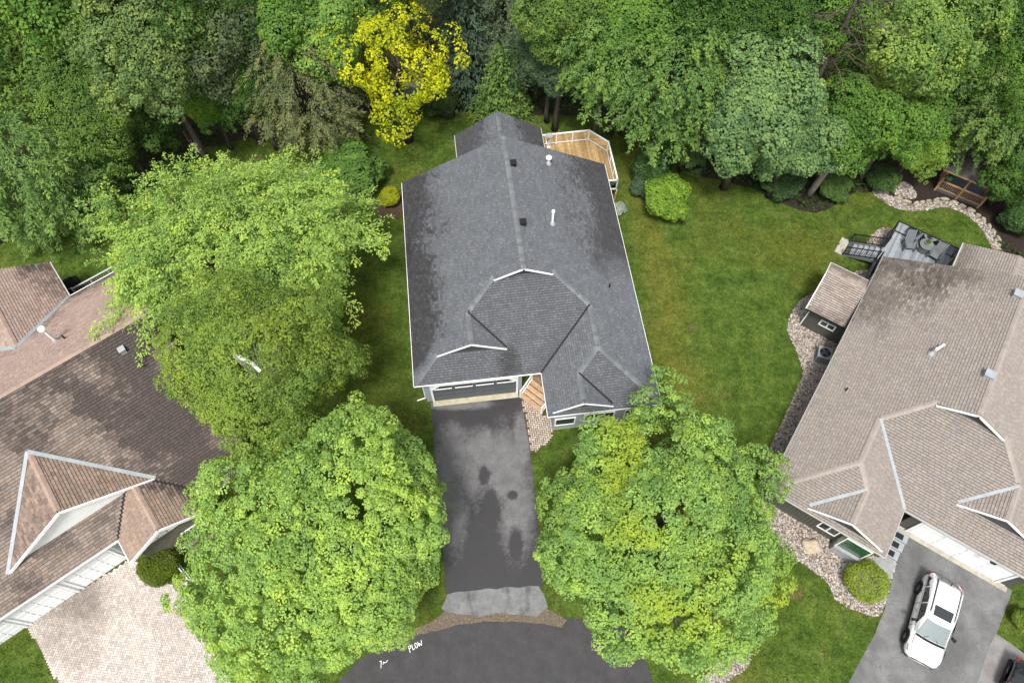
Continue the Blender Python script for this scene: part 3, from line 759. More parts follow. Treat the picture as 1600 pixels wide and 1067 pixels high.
def template(h, B, g, Rr, t_sub, tone, add, addslope, finish_vis, mats, cap_tone):
    E, m = 3.25, .5; Xs = B-6.47; Xr = B-3.235; Xm = B/2; zR = E + m*Xm
    ga, gb = 1.5, 3.5                           # garage gablet base, its ridge
    mg = 5.2
    L = [(0,g),(ga,g+ga),(ga,g+ga-.12),(gb,g+ga-.12),(gb,g+gb),(mg,g+mg),(mg,g+mg-.15),(Xm,g+mg-.3),(Xm,Rr),(0,Rr)]
    h.plane(L, 0, 0, E, m, 0, tone, 'L')
    Fp = [(0,g),(ga,g+ga),(2*gb-ga,g+ga),(gb,g+gb),(mg,g+mg),(B-mg,g+mg),(Xr,g+3.235),(Xs,g)]
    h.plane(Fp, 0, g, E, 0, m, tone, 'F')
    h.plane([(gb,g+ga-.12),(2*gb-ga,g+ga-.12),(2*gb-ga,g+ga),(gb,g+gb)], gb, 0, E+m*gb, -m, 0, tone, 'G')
    Rp = [(Xm,g+mg-.3),(B-mg,g+mg-.15),(B-mg,g+mg),(Xr,g+3.235),(Xr,3.235),(B,0),(B,Rr),(Xm,Rr)]
    h.plane(Rp, B, 0, E, -m, 0, tone, 'R')
    ts, tb = t_sub, .3
    WL = [(Xs,0),(Xs+tb,tb),(Xs+tb,tb-.1),(Xs+ts,tb-.2),(Xs+ts,ts),(Xr,3.235),(Xr,g+3.235),(Xs,g)]
    h.plane(WL, Xs, 0, E, m, 0, tone, 'W')
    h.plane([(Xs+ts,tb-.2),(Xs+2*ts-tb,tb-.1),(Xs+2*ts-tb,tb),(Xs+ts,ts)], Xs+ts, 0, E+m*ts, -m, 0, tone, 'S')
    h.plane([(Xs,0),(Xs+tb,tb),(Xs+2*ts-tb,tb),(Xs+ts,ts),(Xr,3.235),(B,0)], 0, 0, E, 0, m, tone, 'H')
    Z = lambda t: E + m*t
    # rear wing
    ax, ah = add
    if ah:
        zt = E + addslope*ah; re = Rr + 3.85
        h.plane([(ax-ah,Rr-.02),(ax,Rr-.02),(ax,re),(ax-ah,re)], ax-ah, 0, E, addslope, 0, tone, 'A')
        h.plane([(ax,Rr-.02),(ax+ah,Rr-.02),(ax+ah,re),(ax,re)], ax+ah, 0, E, -addslope, 0, tone, 'B')
        h.ridge(h.P(ax,Rr,zt), h.P(ax,re,zt), cap_tone, sag=addslope)
        mb = MB(); h.box(mb, ax-ah+.4, ax+ah-.4, Rr-.4, re-.4, 0, E); h.part('wall', mb, mats['wall'])
        for X in (ax-ah, ax+ah):
            mb = MB(); mb.bar(h.P(X, Rr-.05, E-.05), h.P(X, re, E-.05), .1, .12); h.part('gutter', mb, 'dirty_white')
    for a, b in (((Xm,Rr,zR),(Xm,g+mg-.3,zR)), ((ga,g+ga,Z(ga)),(0.05,g+.05,E)), ((gb,g+gb,Z(gb)),(gb,g+ga-.1,Z(gb))),
                 ((mg,g+mg,Z(mg)),(gb,g+gb,Z(gb))), ((B-mg,g+mg,Z(mg)),(Xr,g+3.235,Z(3.235))), ((Xr,g+3.235,Z(3.235)),(Xr,3.235,Z(3.235))),
                 ((Xr,3.235,Z(3.235)),(Xs+ts,ts,Z(ts))), ((Xs+ts,ts,Z(ts)),(Xs+ts,tb-.1,Z(ts))), ((Xr,3.235,Z(3.235)),(B,0,E))):
        h.ridge(h.P(*a), h.P(*b), cap_tone, sag=.45 if a[2] == b[2] else .3)
    h.finish(finish_vis)
    # gable faces, valleys, eaves
    gable_face(h, mg, B-mg, Xm, g+mg-.02, Z(mg), zR, -1, mats['gable'])
    gable_face(h, ga, 2*gb-ga, gb, g+ga-.02, Z(ga), Z(gb), -1, mats['gable'], over=.12)
    gable_face(h, Xs+tb, Xs+2*ts-tb, Xs+ts, tb+.02, Z(tb), Z(ts), -1, mats['gable'], over=.2)
    for a, b in (((Xs,g,E),(Xr,g+3.235,Z(3.235))), ((gb,g+gb,Z(gb)),(2*gb-ga,g+ga,Z(ga))), ((Xs+ts,ts,Z(ts)),(Xs+2*ts-tb,tb,Z(tb)))):
        mb = MB(); mb.bar(h.P(*a)+Vector((0,0,.055)), h.P(*b)+Vector((0,0,.055)), mats['valley'], .03); mb.build('valley_flashing', M[mats['vmat']], h.roof)
    for a, b in (((0,g),(Xs,g)), ((Xs,g),(Xs,0)), ((Xs,0),(B,0)), ((B,0),(B,Rr)), ((0,Rr),(0,g))):
        mb = MB(); pa, pb = h.P(*a, E-.055), h.P(*b, E-.055)
        mb.bar(pa, pb, .07, .12); h.part('gutter', mb, mats['gutter'])
    for X in (0, B):
        mb = MB(); mb.bar(h.P(X, Rr-.03, E-.12), h.P(Xm, Rr-.03, zR-.12), .035, .16); h.part('rake_board', mb, 'white')
def pix_plane(h, u, v, Y):
    """picture point -> (X, z) on the house's vertical plane Y=const"""
    a, b = pix(u, v, 0), pix(u, v, 10)
    loc = lambda p: Vector(((p-h.loc).dot(h.W), (p-h.loc).dot(h.D), p.z))
    a, b = loc(a), loc(b); yl = h.P(0, Y).y; t = (yl-a.y)/(b.y-a.y); p = a.lerp(b, t)
    X = (p.x - h.P(0, 0).x) * h.gx
    return X, p.z
def window(h, X0, X1, z0, z1, Y, mull=0, frame='white', glass='glass', fw=.07):
    mb = MB()
    h.box(mb, X0, X1, Y-.05, Y+.02, z0, z0+fw); h.box(mb, X0, X1, Y-.05, Y+.02, z1-fw, z1)
    for k in range(mull+2):
        x = X0 + (X1-X0-fw)*k/(mull+1); h.box(mb, x, x+fw, Y-.048, Y+.02, z0+fw, z1-fw)
    f = h.part('window', mb, frame)
    for k in range(mull+1):
        a = X0+fw + (X1-X0-fw)*k/(mull+1); b = X0 + (X1-X0-fw)*(k+1)/(mull+1)
        mb = MB(); h.box(mb, a, b, Y-.02, Y-.005, z0+fw, z1-fw); mb.build('pane', M[glass], f)
    return f
def garage_door(h, X0, X1, z1, Y, cols, rows, mat, trim='white', glass_row=False, clip=0):
    mb = MB(); h.box(mb, X0, X1, Y-.02, Y+.02, .03, z1); d = h.part('garage_door', mb, mat)
    cw, rh = (X1-X0)/cols, (z1-.03)/rows; t = None; pm = None; cache = {}
    for r in range(rows):
        for c in range(cols):
            if glass_row and r == rows-1:
                mb = MB(); h.box(mb, X0+c*cw+.12, X0+(c+1)*cw-.12, Y-.05, Y-.03, .03+r*rh+.12, .03+(r+1)*rh-.08); mb.build('window', M['glass'], d)
                mb = MB(); h.box(mb, X0+c*cw+.1, X0+(c+1)*cw-.1, Y-.08, Y-.021, .03+r*rh+.05, .03+r*rh+.11); mb.build('window_sill', M['white'], d)
            else:
                mb = MB(); h.box(mb, X0+c*cw+.07, X0+(c+1)*cw-.07, Y-.045, Y-.021, .03+r*rh+.06, .03+(r+1)*rh-.06); mb.build('door_panel', M[mat], d)
    mb = MB(); w = .12
    h.box(mb, X0-w, X0, Y-.09, Y+.02, 0, z1+w); h.box(mb, X1, X1+w, Y-.09, Y+.02, 0, z1+w); h.box(mb, X0, X1, Y-.09, Y+.02, z1, z1+w)
    if clip:
        for X, sg in ((X0, 1), (X1, -1)): mb.bar(h.P(X-.02*sg, Y-.05, z1-clip), h.P(X+clip*sg, Y-.05, z1+.02), .1, .14)
    mb.build('door_frame', M[trim], d)
    return d
def roof_at(u, v, zf):
    z = 5.0
    for _ in range(40): p = pix(u, v, z); z = .5*z + .5*zf(p)
    return pix(u, v, z)
def box_vent(h, u, v, zf, mat, sz=.34, name='roof_vent'):
    p = roof_at(u, v, zf) - h.loc; p = Vector((p.dot(h.W), p.dot(h.D), p.z))
    mb = MB(); s = sz/2
    mb.mesh([(p.x-s,p.y-s,p.z-.1),(p.x+s,p.y-s,p.z-.1),(p.x+s,p.y+s,p.z-.1),(p.x-s,p.y+s,p.z-.1),
             (p.x-s*.9,p.y-s*.9,p.z+.2),(p.x+s*.9,p.y-s*.9,p.z+.2),(p.x+s*.9,p.y+s*.9,p.z+.26),(p.x-s*.9,p.y+s*.9,p.z+.26)],
            [(0,3,2,1),(4,5,6,7),(0,1,5,4),(1,2,6,5),(2,3,7,6),(3,0,4,7)])
    mb.box(p.x-s*1.15, p.x+s*1.15, p.y-s*1.15, p.y+s*1.15, p.z+.24, p.z+.29)
    return mb.build(name, M[mat], h.roof)
def pipe_vent(h, u, v, zf, mat, H=.7, r=.06, cap=0.0, flash=True, bend=None, name='vent_pipe'):
    p = roof_at(u, v, zf) - h.loc; p = Vector((p.dot(h.W), p.dot(h.D), p.z)); mb = MB()
    mb.tube([p-Vector((0,0,.1)), p+Vector((0,0,H))] + ([p+Vector((bend[0],bend[1],H+bend[2]))] if bend else []), r, 9)
    if cap:
        mb.lathe([(.02,H-.02),(cap*.8,H),(cap,H+.08),(cap*.9,H+.17),(cap*.4,H+.23),(.01,H+.24)], 10, p)
    o = mb.build(name, M[mat], h.roof, smooth=False)
    if flash:
        mb = MB(); mb.lathe([(.2,-.08),(.2,.05),(.09,.2)], 8, p); mb.build('flashing', M['galv'] if mat != 'black' else M['black'], h.roof)
    return o

# ---------------- the grey house in the middle
HM = House('bungalow', 'grey bungalow with dark grey shingle roof at the head of the driveway', 6.83, (-3.58+6.9, 14.5+9), .145, .24)
HM.mx = lambda X, Y: (X-6.9, Y-9)
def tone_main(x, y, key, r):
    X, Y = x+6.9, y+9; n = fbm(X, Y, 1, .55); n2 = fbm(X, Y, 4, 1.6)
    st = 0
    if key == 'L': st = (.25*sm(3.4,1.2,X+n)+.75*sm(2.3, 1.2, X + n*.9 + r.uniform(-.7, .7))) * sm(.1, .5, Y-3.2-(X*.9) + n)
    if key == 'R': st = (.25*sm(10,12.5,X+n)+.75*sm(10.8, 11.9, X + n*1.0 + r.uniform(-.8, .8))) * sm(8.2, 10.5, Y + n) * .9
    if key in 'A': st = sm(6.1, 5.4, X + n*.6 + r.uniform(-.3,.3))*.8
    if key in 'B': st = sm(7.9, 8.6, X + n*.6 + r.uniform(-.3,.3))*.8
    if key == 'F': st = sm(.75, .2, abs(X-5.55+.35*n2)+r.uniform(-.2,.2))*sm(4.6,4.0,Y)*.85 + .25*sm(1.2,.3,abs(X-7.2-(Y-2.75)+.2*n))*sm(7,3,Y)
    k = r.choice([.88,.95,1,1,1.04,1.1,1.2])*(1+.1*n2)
    if key in 'FGHS': k *= .88  # front planes and their gablets: shading by facing put into the shingle colour
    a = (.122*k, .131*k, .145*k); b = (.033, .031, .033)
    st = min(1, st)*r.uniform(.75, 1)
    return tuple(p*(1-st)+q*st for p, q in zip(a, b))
capm = lambda k: tuple(c*random.Random(k*7).uniform(.85,1.25) for c in (.15,.16,.172))
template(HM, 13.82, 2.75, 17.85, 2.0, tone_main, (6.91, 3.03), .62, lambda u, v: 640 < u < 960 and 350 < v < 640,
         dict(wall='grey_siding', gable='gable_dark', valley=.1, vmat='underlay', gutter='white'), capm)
HM_E = 3.3
g_ = 2.75
mb = MB(); mb.prism([tuple(HM.P(*p)[:2]) for p in ((.45,g_+.42),(6.3,g_+.42),(6.3,g_+3.6),(7.82,g_+3.6),(7.82,.42),(13.37,.42),(13.37,17.5),(.45,17.5))], 0, HM_E)
wm = HM.part('wall', mb, 'grey_siding')
mb = MB(); mb.prism([tuple(HM.P(*p)[:2]) for p in ((.44,g_+.41),(6.31,g_+.41),(6.31,g_+3.59),(7.81,g_+3.59),(7.81,.41),(13.38,.41),(13.38,17.51),(.44,17.51))], 0, .12); mb.build('foundation', M['concrete'], wm)
mb = MB(); mb.face([HM.P(.45,17.5,3.3), HM.P(13.37,17.5,3.3), HM.P(6.91,17.5,6.5)]); mb.build('gable_wall', M['grey_siding'], wm)
for zz in np.arange(.35, 3.2, .22):              # clapboard courses on the two front walls
    for X0, X1, Y in ((.45,.8,g_+.42),(6.06,6.3,g_+.42),(7.82,13.37,.42)):
        mb = MB(); HM.box(mb, X0, X1, Y-.018, Y-.001, zz, zz+.19); mb.build('siding_board', M['grey_siding'], wm)
mb = MB(); HM.box(mb, .8, 6.06, g_+.40, g_+.419, 2.35, 3.28); mb.build('wall_panel', M['white'], wm)
garage_door(HM, .92, 5.94, 2.2, g_+.40, 4, 4, 'dark_grey', glass_row=True, clip=.38)
mb = MB(); HM.box(mb, .8, 6.06, g_+.02, g_+.40, 0, .05); mb.build('garage_sill', M['cream'], HM.root)
x0, z0 = pix_plane(HM, 866, 664, .40); x1, z1 = pix_plane(HM, 900, 650, .40)
window(HM, x0, x1, .75, 1.75, .40)
x0, z0 = pix_plane(HM, 912, 652, .40); x1, z1 = pix_plane(HM, 962, 640, .40)
window(HM, x0, x1, .95, 2.0, .40, 2)
window(HM, 12.0, 13.0, .95, 2.0, .40, 1)
for zz in (1.7, 1.0): pass
mb = MB(); mb.tube([HM.P(.38,g_+.55,3.1), HM.P(.38,g_+.55,.3), HM.P(-.15,g_+.5,.12)], .045, 6); mb.build('downspout', M['white'], HM.root)
zL = lambda p: 3.25 + .5*(( (p-HM.loc).dot(HM.W))+6.9)
zR_ = lambda p: 3.25 + .5*(13.82-(((p-HM.loc).dot(HM.W))+6.9))
box_vent(HM, 802, 258, zR_, 'black'); box_vent(HM, 817, 350, zR_, 'black')
pipe_vent(HM, 857, 256, zR_, 'white', .45, .09, .2); pipe_vent(HM, 863, 350, zR_, 'white', 1.1, .075, .11)
pipe_vent(HM, 952, 449, zR_, 'black', .4, .05, flash=False)

# ---------------- the tan-roofed house on the right (mirror plan)
wR1 = 5.4+13.87
HR = House('bungalow', 'dark sided house with tan shingle roof and white garage behind the white car', -33.5, (wR1-6.935, 16.47+9), .15, .3)
HR.mx = lambda X, Y: (6.935-X, Y-9); HR.gx = -1
def tone_right(x, y, key, r):
    X, Y = 6.935-x, y+9; n = fbm(X, Y, 2, .5); n2 = fbm(X, Y, 5, 1.4); st = 0
    if key == 'R': st = sm(10.4, 12.4, X + n*2.0 + r.uniform(-1.2,1.2)) * sm(11.6, 14.2, Y + n*2.0 + r.uniform(-1,1))*.8 + .75*sm(16.0,16.8,Y+n*1.2+r.uniform(-.9,.9))*sm(7.5,10,X+n)
    if key in 'B': st = sm(20.8, 18.2, Y + n*.5)*.25 + .6*sm(8.7, 9.6, X+n*.5+r.uniform(-.3,.3))
    k = r.choice([.92,.97,1,1,1.03,1.06,1.1])*(1+.05*n2)*1.08
    if key in 'FHSW': k *= .95  # front and wing planes: slight shading by facing put into the colour
    hue = r.uniform(-.02, .02)
    hue *= .5; a = ((.268+hue)*k, .236*k, (.21-hue)*k); b = (.085, .072, .058); st = min(1, st)*r.uniform(.6, 1)
    return tuple(p*(1-st)+q*st for p, q in zip(a, b))
capr = lambda k: tuple(c*random.Random(k*5).uniform(.92,1.1) for c in (.32,.28,.25))
template(HR, 13.87, 2.9, 17.93, 2.3, tone_right, (6.935, 3.03), .3, lambda u, v: 1250 < u < 1600 and 420 < v < 900,
         dict(wall='dark_siding', gable='gable_dark', valley=.17, vmat='flashing', gutter='dirty_white'), capr)
g_ = 2.9
mb = MB(); mb.prism([tuple(HR.P(*p)[:2]) for p in ((.45,g_+.68),(6.5,g_+.68),(6.5,g_+3.4),(7.75,g_+3.4),(7.75,.70),(13.4,.70),(13.4,17.5),(.45,17.5))], 0, 3.3)
wr = HR.part('wall', mb, 'dark_siding')
mb = MB(); mb.face([HR.P(.45,17.5,3.3), HR.P(13.4,17.5,3.3), HR.P(6.935,17.5,6.5)]); mb.build('gable_wall', M['dark_siding'], wr)
k = 0
for X in np.arange(7.78, 13.3, .2):
    mb = MB(); HR.box(mb, X, X+.17, .68, .699, .25, 3.25); mb.build('siding_board', M['dark_siding'], wr)
mb = MB(); HR.box(mb, .45, 6.5, g_+.655, g_+.679, .0, 3.28); mb.build('garage_wall', M['white'], wr)
mb = MB(); HR.box(mb, 5.95, 6.5, g_+.63, g_+.654, .15, 3.2); mb.build('side_panel', M['dark_siding'], wr)
mb = MB(); HR.box(mb, .3, .85, g_+.63, g_+.654, .15, 3.2); mb.build('side_panel', M['dark_siding'], wr)
garage_door(HR, .98, 5.85, 2.3, g_+.64, 4, 4, 'white')
mb = MB(); HR.box(mb, .3, 6.6, g_+.35, g_+.64, 0, .05); mb.build('garage_sill', M['concrete'], HR.root)
x0, _ = pix_plane(HR, 1279, 818, .69); x1, _ = pix_plane(HR, 1313, 832, .69)
window(HR, min(x0,x1), max(x0,x1), .75, 1.75, .69, 1)
# projecting porch box with a dark green pane below the wing gable
x0, _ = pix_plane(HR, 1309, 850, .3); x1, _ = pix_plane(HR, 1352, 868, .3); x0, x1 = min(x0,x1), max(x0,x1)
mb = MB(); HR.box(mb, x0-.1, x1+.1, .12, .69, 0, .75); bay = HR.part('bay_window', mb, 'flashing')
mb = MB(); HR.box(mb, x0, x1, .3, .68, .75, 2.1); mb.build('pane', mat_glass('green_glass', (.03, .09, .04)), bay)
mb = MB(); HR.box(mb, x0-.06, x0, .28, .69, .75, 2.2); HR.box(mb, x1, x1+.06, .28, .69, .75, 2.2); HR.box(mb, x0-.06, x1+.06, .28, .69, 2.2, 2.3); mb.build('frame', M['white'], bay)
p = HR.P(2.6, g_+.1, 3.0); mb = MB(); mb.box(p.x-.12, p.x+.12, p.y-.12, p.y+.18, 2.85, 3.08); mb.lathe([(.02,-.3),(.09,-.25),(.1,-.12),(.02,-.1)], 8, (p.x, p.y, 3.0)); mb.build('security_light', M['black'], HR.root)
zRR = lambda p: 3.25 + .5*(13.87-(6.935-((p-HR.loc).dot(HR.W))))
box_vent(HR, 1588, 462, zRR, 'flashing', .42); box_vent(HR, 1543, 587, zRR, 'flashing', .42)
pipe_vent(HR, 1455, 553, zRR, 'white', .5, .06, .1, bend=(.25,.5,.1)); pipe_vent(HR, 1321, 610, zRR, 'black', .3, .05, flash=False)

# ---------------- the brown-roofed house on the left
HL = House('bungalow', 'house with weathered brown shingle roof and white double garage by the paver driveway', 38.5, (-10.0, 26.0), .16, .31)
HL.mx = lambda X, Y: (X+10, Y-26)
def tone_left(x, y, key, r):
    X, Y = x-10, y+26; n = fbm(X, Y, 3, .4); n2 = fbm(X, Y, 6, 1.3); st = 0
    if key == 'F': st = .42 + .75*n + .7*sm(-9.5, -6, X+n) + .25*sm(25.5,26.8,Y) - .35*sm(-13,-17,X)*sm(24,22,Y)
    if key == 'K': st = .75*sm(32.2, 34.6, Y+n*1.2+r.uniform(-.3,.3)) + .25*max(0, n)
    if key in 'UV': st = .7*sm(33, 37.5, Y+n*1.5) * sm(-9.2,-7.6,X+n)
    if key in 'P': st = .35
    if key in 'QT': st = .55*sm(-7.4,-6.8,X+n*.3) + (.7*sm(19.3,20.6,Y+abs(X+8.7)*.9+n*.4) if key == 'T' else 0)
    if key == 'O': st = .15
    st = max(0, min(1, .5+(st-.5)*1.3 + r.uniform(-.3, .3)))
    k = r.choice([.88,.95,1,1,1.05,1.12])*(1+.08*n2); hue = r.uniform(-.015,.015)
    a = ((.25+hue)*k, .197*k, (.163-hue*.5)*k); b = (.07*k, .054*k, .047*k)
    if key in 'OPQT': a = ((.305+hue)*k, .222*k, (.172-hue*.5)*k)
    if key in 'KUV': a = ((.36+hue)*k, .265*k, (.222-hue*.5)*k)  # rear planes paler: sky sheen at grazing view put into the colour
    return tuple(p*(1-st)+q*st for p, q in zip(a, b))
E, m = 3.25, .6
HL.plane([(-21,18.93),(-10.84,18.93),(-8.7,21.07),(-6.56,18.93),(-3.2,18.93),(-3.2,26.8),(-21,26.8)], 0, 18.93, E, 0, m, tone_left, 'F')
HL.plane([(-21,26.8),(-3.2,26.8),(-3.2,34.67),(-7.05,34.67),(-10.3,31.42),(-13.55,34.67),(-21,34.67)], 0, 34.67, E, 0, -m, tone_left, 'K')
HL.plane([(-10.3,31.42),(-7.05,34.67),(-7.05,37.9),(-10.3,37.9)], -10.3, 0, 5.2, -m, 0, tone_left, 'U')
HL.plane([(-10.3,31.42),(-13.55,34.67),(-13.55,37.9),(-10.3,37.9)], -10.3, 0, 5.2, m, 0, tone_left, 'V')
xg = -11.62
HL.plane([(xg,20.3),(xg+3.88,20.3),(xg,24.18)], xg, 0, 6.4, -m, 0, tone_left, 'O')
HL.plane([(xg,20.3),(xg-3.88,20.3),(xg,24.18)], xg, 0, 6.4, m, 0, tone_left, 'P')
HL.plane([(-8.7,17.45),(-6.56,17.45),(-6.56,18.93),(-8.7,21.07)], -8.7, 0, 4.534, -m, 0, tone_left, 'T')
HL.plane([(-8.7,17.45),(-10.84,17.45),(-10.84,18.93),(-8.7,21.07)], -8.7, 0, 4.534, m, 0, tone_left, 'Q')
capl = lambda k: tuple(c*random.Random(k*3).uniform(.9,1.1) for c in (.36,.262,.21))
for a, b in (((xg,24.1,6.4),(xg,20.3,6.4)), ((-8.7,21,4.534),(-8.7,17.5,4.534)), ((-21,26.8,7.97),(-3.2,26.8,7.97)), ((-10.3,31.5,5.2),(-10.3,37.9,5.2))):
    HL.ridge(HL.P(*a), HL.P(*b), capl, .16)
HL.finish(lambda u, v: u < 300 and v > 480)
gable_l = MB(); gable_l.face([HL.P(xg-3.7,20.5,4.15), HL.P(xg+3.7,20.5,4.15), HL.P(xg,20.5,6.32)])
f = HL.part('gable', gable_l, 'white')
for sgn in (-1, 1):
    b = MB(); b.bar(HL.P(xg+3.85*sgn,20.27,4.05), HL.P(xg,20.27,6.36), .06, .16); b.build('rake_board', M['white'], f)
    b = MB(); b.face([HL.P(xg+3.8*sgn,20.28,4.0), HL.P(xg,20.28,6.24), HL.P(xg,20.5,6.24), HL.P(xg+3.8*sgn,20.5,4.0)]); b.build('soffit', M['white'], f)
    b = MB(); b.bar(HL.P(xg+3.9*sgn,20.28,4.13), HL.P(xg,24.18,6.5), .2, .03); b.build('valley_flashing', M['flashing'], HL.roof)
    b = MB(); b.bar(HL.P(-8.7+2.14*sgn,18.93,3.28), HL.P(-8.7,21.07,4.57), .2, .03); b.build('valley_flashing', M['underlay'], HL.roof)
    b = MB(); b.bar(HL.P(-8.7+2.14*sgn,17.43,3.2), HL.P(-8.7,17.43,4.48), .06, .2); b.build('rake_board', M['white'], HL.root)
    b = MB(); b.bar(HL.P(-8.7+2.14*sgn,17.45,3.17), HL.P(-8.7+2.14*sgn,18.93,3.17), .1, .12); b.build('gutter', M['white'], HL.root)
    b = MB(); b.bar(HL.P(-10.3+3.25*sgn,34.67,3.2), HL.P(-10.3+3.25*sgn,37.9,3.2), .12, .13); b.build('gutter', M['dirty_white'], HL.root)
    b = MB(); b.bar(HL.P(-10.3+3.25*sgn,34.67,3.3), HL.P(-10.3,31.42,5.28), .26, .03); b.build('valley_flashing', M['flashing'], HL.roof)
for n_, (px_, zz) in enumerate((((-8.7),4.4),)):
    b = MB(); b.face([HL.P(-10.7,17.7,3.25), HL.P(-6.7,17.7,3.25), HL.P(-8.7,17.7,4.42)]); gf = b.build('gable', M['white'], HL.root)
    for k in range(7):
        x = -10.3 + k*.55; hh = 3.25 + .6*(2.1-abs(x+.1+8.7)) - .1
        b = MB(); b.bar(HL.P(x,17.68,3.24), HL.P(x,17.68,max(3.3,hh)), .02, .02); b.build('batten', M['dirty_white'], gf)
for a, b_ in (((-21,18.93),(-10.84,18.93)), ((-6.56,18.93),(-3.2,18.93)), ((-3.2,34.67),(-7.05,34.67))):
    b = MB(); b.bar(HL.P(*a,3.2), HL.P(*b_,3.2), .12, .13); HL.part('gutter', b, 'white')
b = MB(); b.prism([tuple(HL.P(*p)[:2]) for p in ((-20.5,19.36),(-11.6,19.36),(-11.6,20.6),(-10.4,20.6),(-10.4,17.9),(-7.0,17.9),(-7.0,19.6),(-3.7,19.6),(-3.7,34.2),(-7.5,34.2),(-7.5,37.4),(-13.1,37.4),(-13.1,34.2),(-20.5,34.2)) ], 0, 3.22)
wl = HL.part('wall', b, 'white')
for k in range(12):
    b = MB(); HL.box(b, -10.4, -7.0, 17.87, 17.899, .2+k*.25, .2+k*.25+.235); b.build('siding_board', M['tan_siding'], wl)
for x0, x1 in ((-19.8,-17.5),(-17.15,-14.65),(-14.25,-11.85)):
    garage_door(HL, x0, x1, 2.2, 19.34, 4, 4, 'white')
window(HL, -8.5, -7.25, 1.15, 1.85, 17.86, 5, fw=.05)
zK = lambda p: 3.25 + .6*(34.67-(p-Vector((0,0,0))).dot(HL.D))
zF = lambda p: 3.25 + .6*((p).dot(HL.D)-18.93)
pipe_vent(HL, 88, 533, zK, 'white', 1.25, .085, .2); pipe_vent(HL, 102, 529, zK, 'black', .35, .05, flash=False)
box_vent(HL, 193, 549, zF, 'galv', .3)
# plan footprints keep grass out of the houses
for h, fp in ((HM, [(.45,3.1),(6.3,3.1),(6.3,6.4),(7.8,6.4),(7.8,.4),(13.4,.4),(13.4,21),(.45,21)]), (HR, [(0,3.5),(7.7,3.5),(7.7,.6),(13.4,.6),(13.4,21),(0,21)]), (HL, [(-21,19.3),(-10.4,19.3),(-10.4,17.9),(-3.7,17.9),(-3.7,34.2),(-7.5,37.4),(-21,37.4)])):
    EXC.append([tuple(h.world(h.P(*p))[:2]) for p in fp])
# ------------------------------------------------------------------ decks, steps, garden things
class Frame:
    """a thing with its own yaw; points given in its own metres"""
    def __init__(s, name, loc, yaw, label, cat, group=None):
        s.root = empty(name, loc, yaw, label, cat, group); s.loc = Vector(loc); a = yaw
        s.W, s.D = Vector((math.cos(a), math.sin(a), 0)), Vector((-math.sin(a), math.cos(a), 0))
    def inv(s, p): p = Vector(p) - s.loc; return Vector((p.dot(s.W), p.dot(s.D), p.z))
    def world(s, v): return s.loc + s.W*v[0] + s.D*v[1] + Vector((0, 0, v[2]))
    def add(s, name, mb, mat, parent=None, **kw): return mb.build(name, M[mat], parent or s.root, **kw)
def wd(h_yaw, w, d, z=0):
    a = RAD(h_yaw); return Vector((math.cos(a)*w - math.sin(a)*d, math.sin(a)*w + math.cos(a)*d, z))

def boards(fr, polys, w, z, h, col, mat, name='deck_board', along='y', gap=.008):
    rg = random.Random(5); xs = [p[0] for P_ in polys for p in P_]; x = min(xs)
    while x < max(xs) - .02:
        for P_ in polys:
            q = clip_half(clip_half([tuple(p) for p in P_], 0, x, 1), 0, x+w-gap, -1)
            if len(q) >= 3 and abs(area(q)) > .004:
                k = rg.uniform(.72, 1.2); mb = MB(); mb.prism(q, z-h, z+rg.uniform(-.002,.002), tuple(c*k for c in col))
                mb.build(name, M[mat], fr.root, col=True)
        x += w
def railing(fr, pts, z, h, mat, post=.09, panels=True, balus=0, top=.1, extra=0, post_mat=None):
    """posts, top and bottom rail per stretch, glass panel or balusters"""
    for i, p in enumerate(pts):
        mb = MB(); mb.box(p[0]-post/2, p[0]+post/2, p[1]-post/2, p[1]+post/2, z, z+h+.06); fr.add('post', mb, post_mat or mat)
    for a, b in zip(pts, pts[1:]):
        za, zb = (a[2] if len(a) > 2 else z), (b[2] if len(b) > 2 else z)
        A, B = Vector((a[0], a[1], za)), Vector((b[0], b[1], zb)); up = Vector((0, 0, 1)); d = (B-A).normalized()*post*.5
        mb = MB(); mb.bar(A+d+up*h, B-d+up*h, top, .05); fr.add('top_rail', mb, mat)
        mb = MB(); mb.bar(A+d+up*.1, B-d+up*.1, .04, .05); fr.add('bottom_rail', mb, mat)
        n = max(1, round((B-A).length/1.3))
        for k in range(1, n):
            q = A.lerp(B, k/n); mb = MB(); mb.box(q.x-post*.4, q.x+post*.4, q.y-post*.4, q.y+post*.4, q.z, q.z+h-.03); fr.add('post', mb, post_mat or mat)
        if panels:
            mb = MB(); mb.bar(A+d+up*(h*.5+.05), B-d+up*(h*.5+.05), .012, h-.2); fr.add('glass_panel', mb, 'clear')
        if balus:
            m_ = int((B-A).length/balus)
            for k in range(1, m_):
                q = A.lerp(B, k/m_); mb = MB(); mb.box(q.x-.012, q.x+.012, q.y-.012, q.y+.012, q.z+.12, q.z+h-.03); fr.add('baluster', mb, mat)

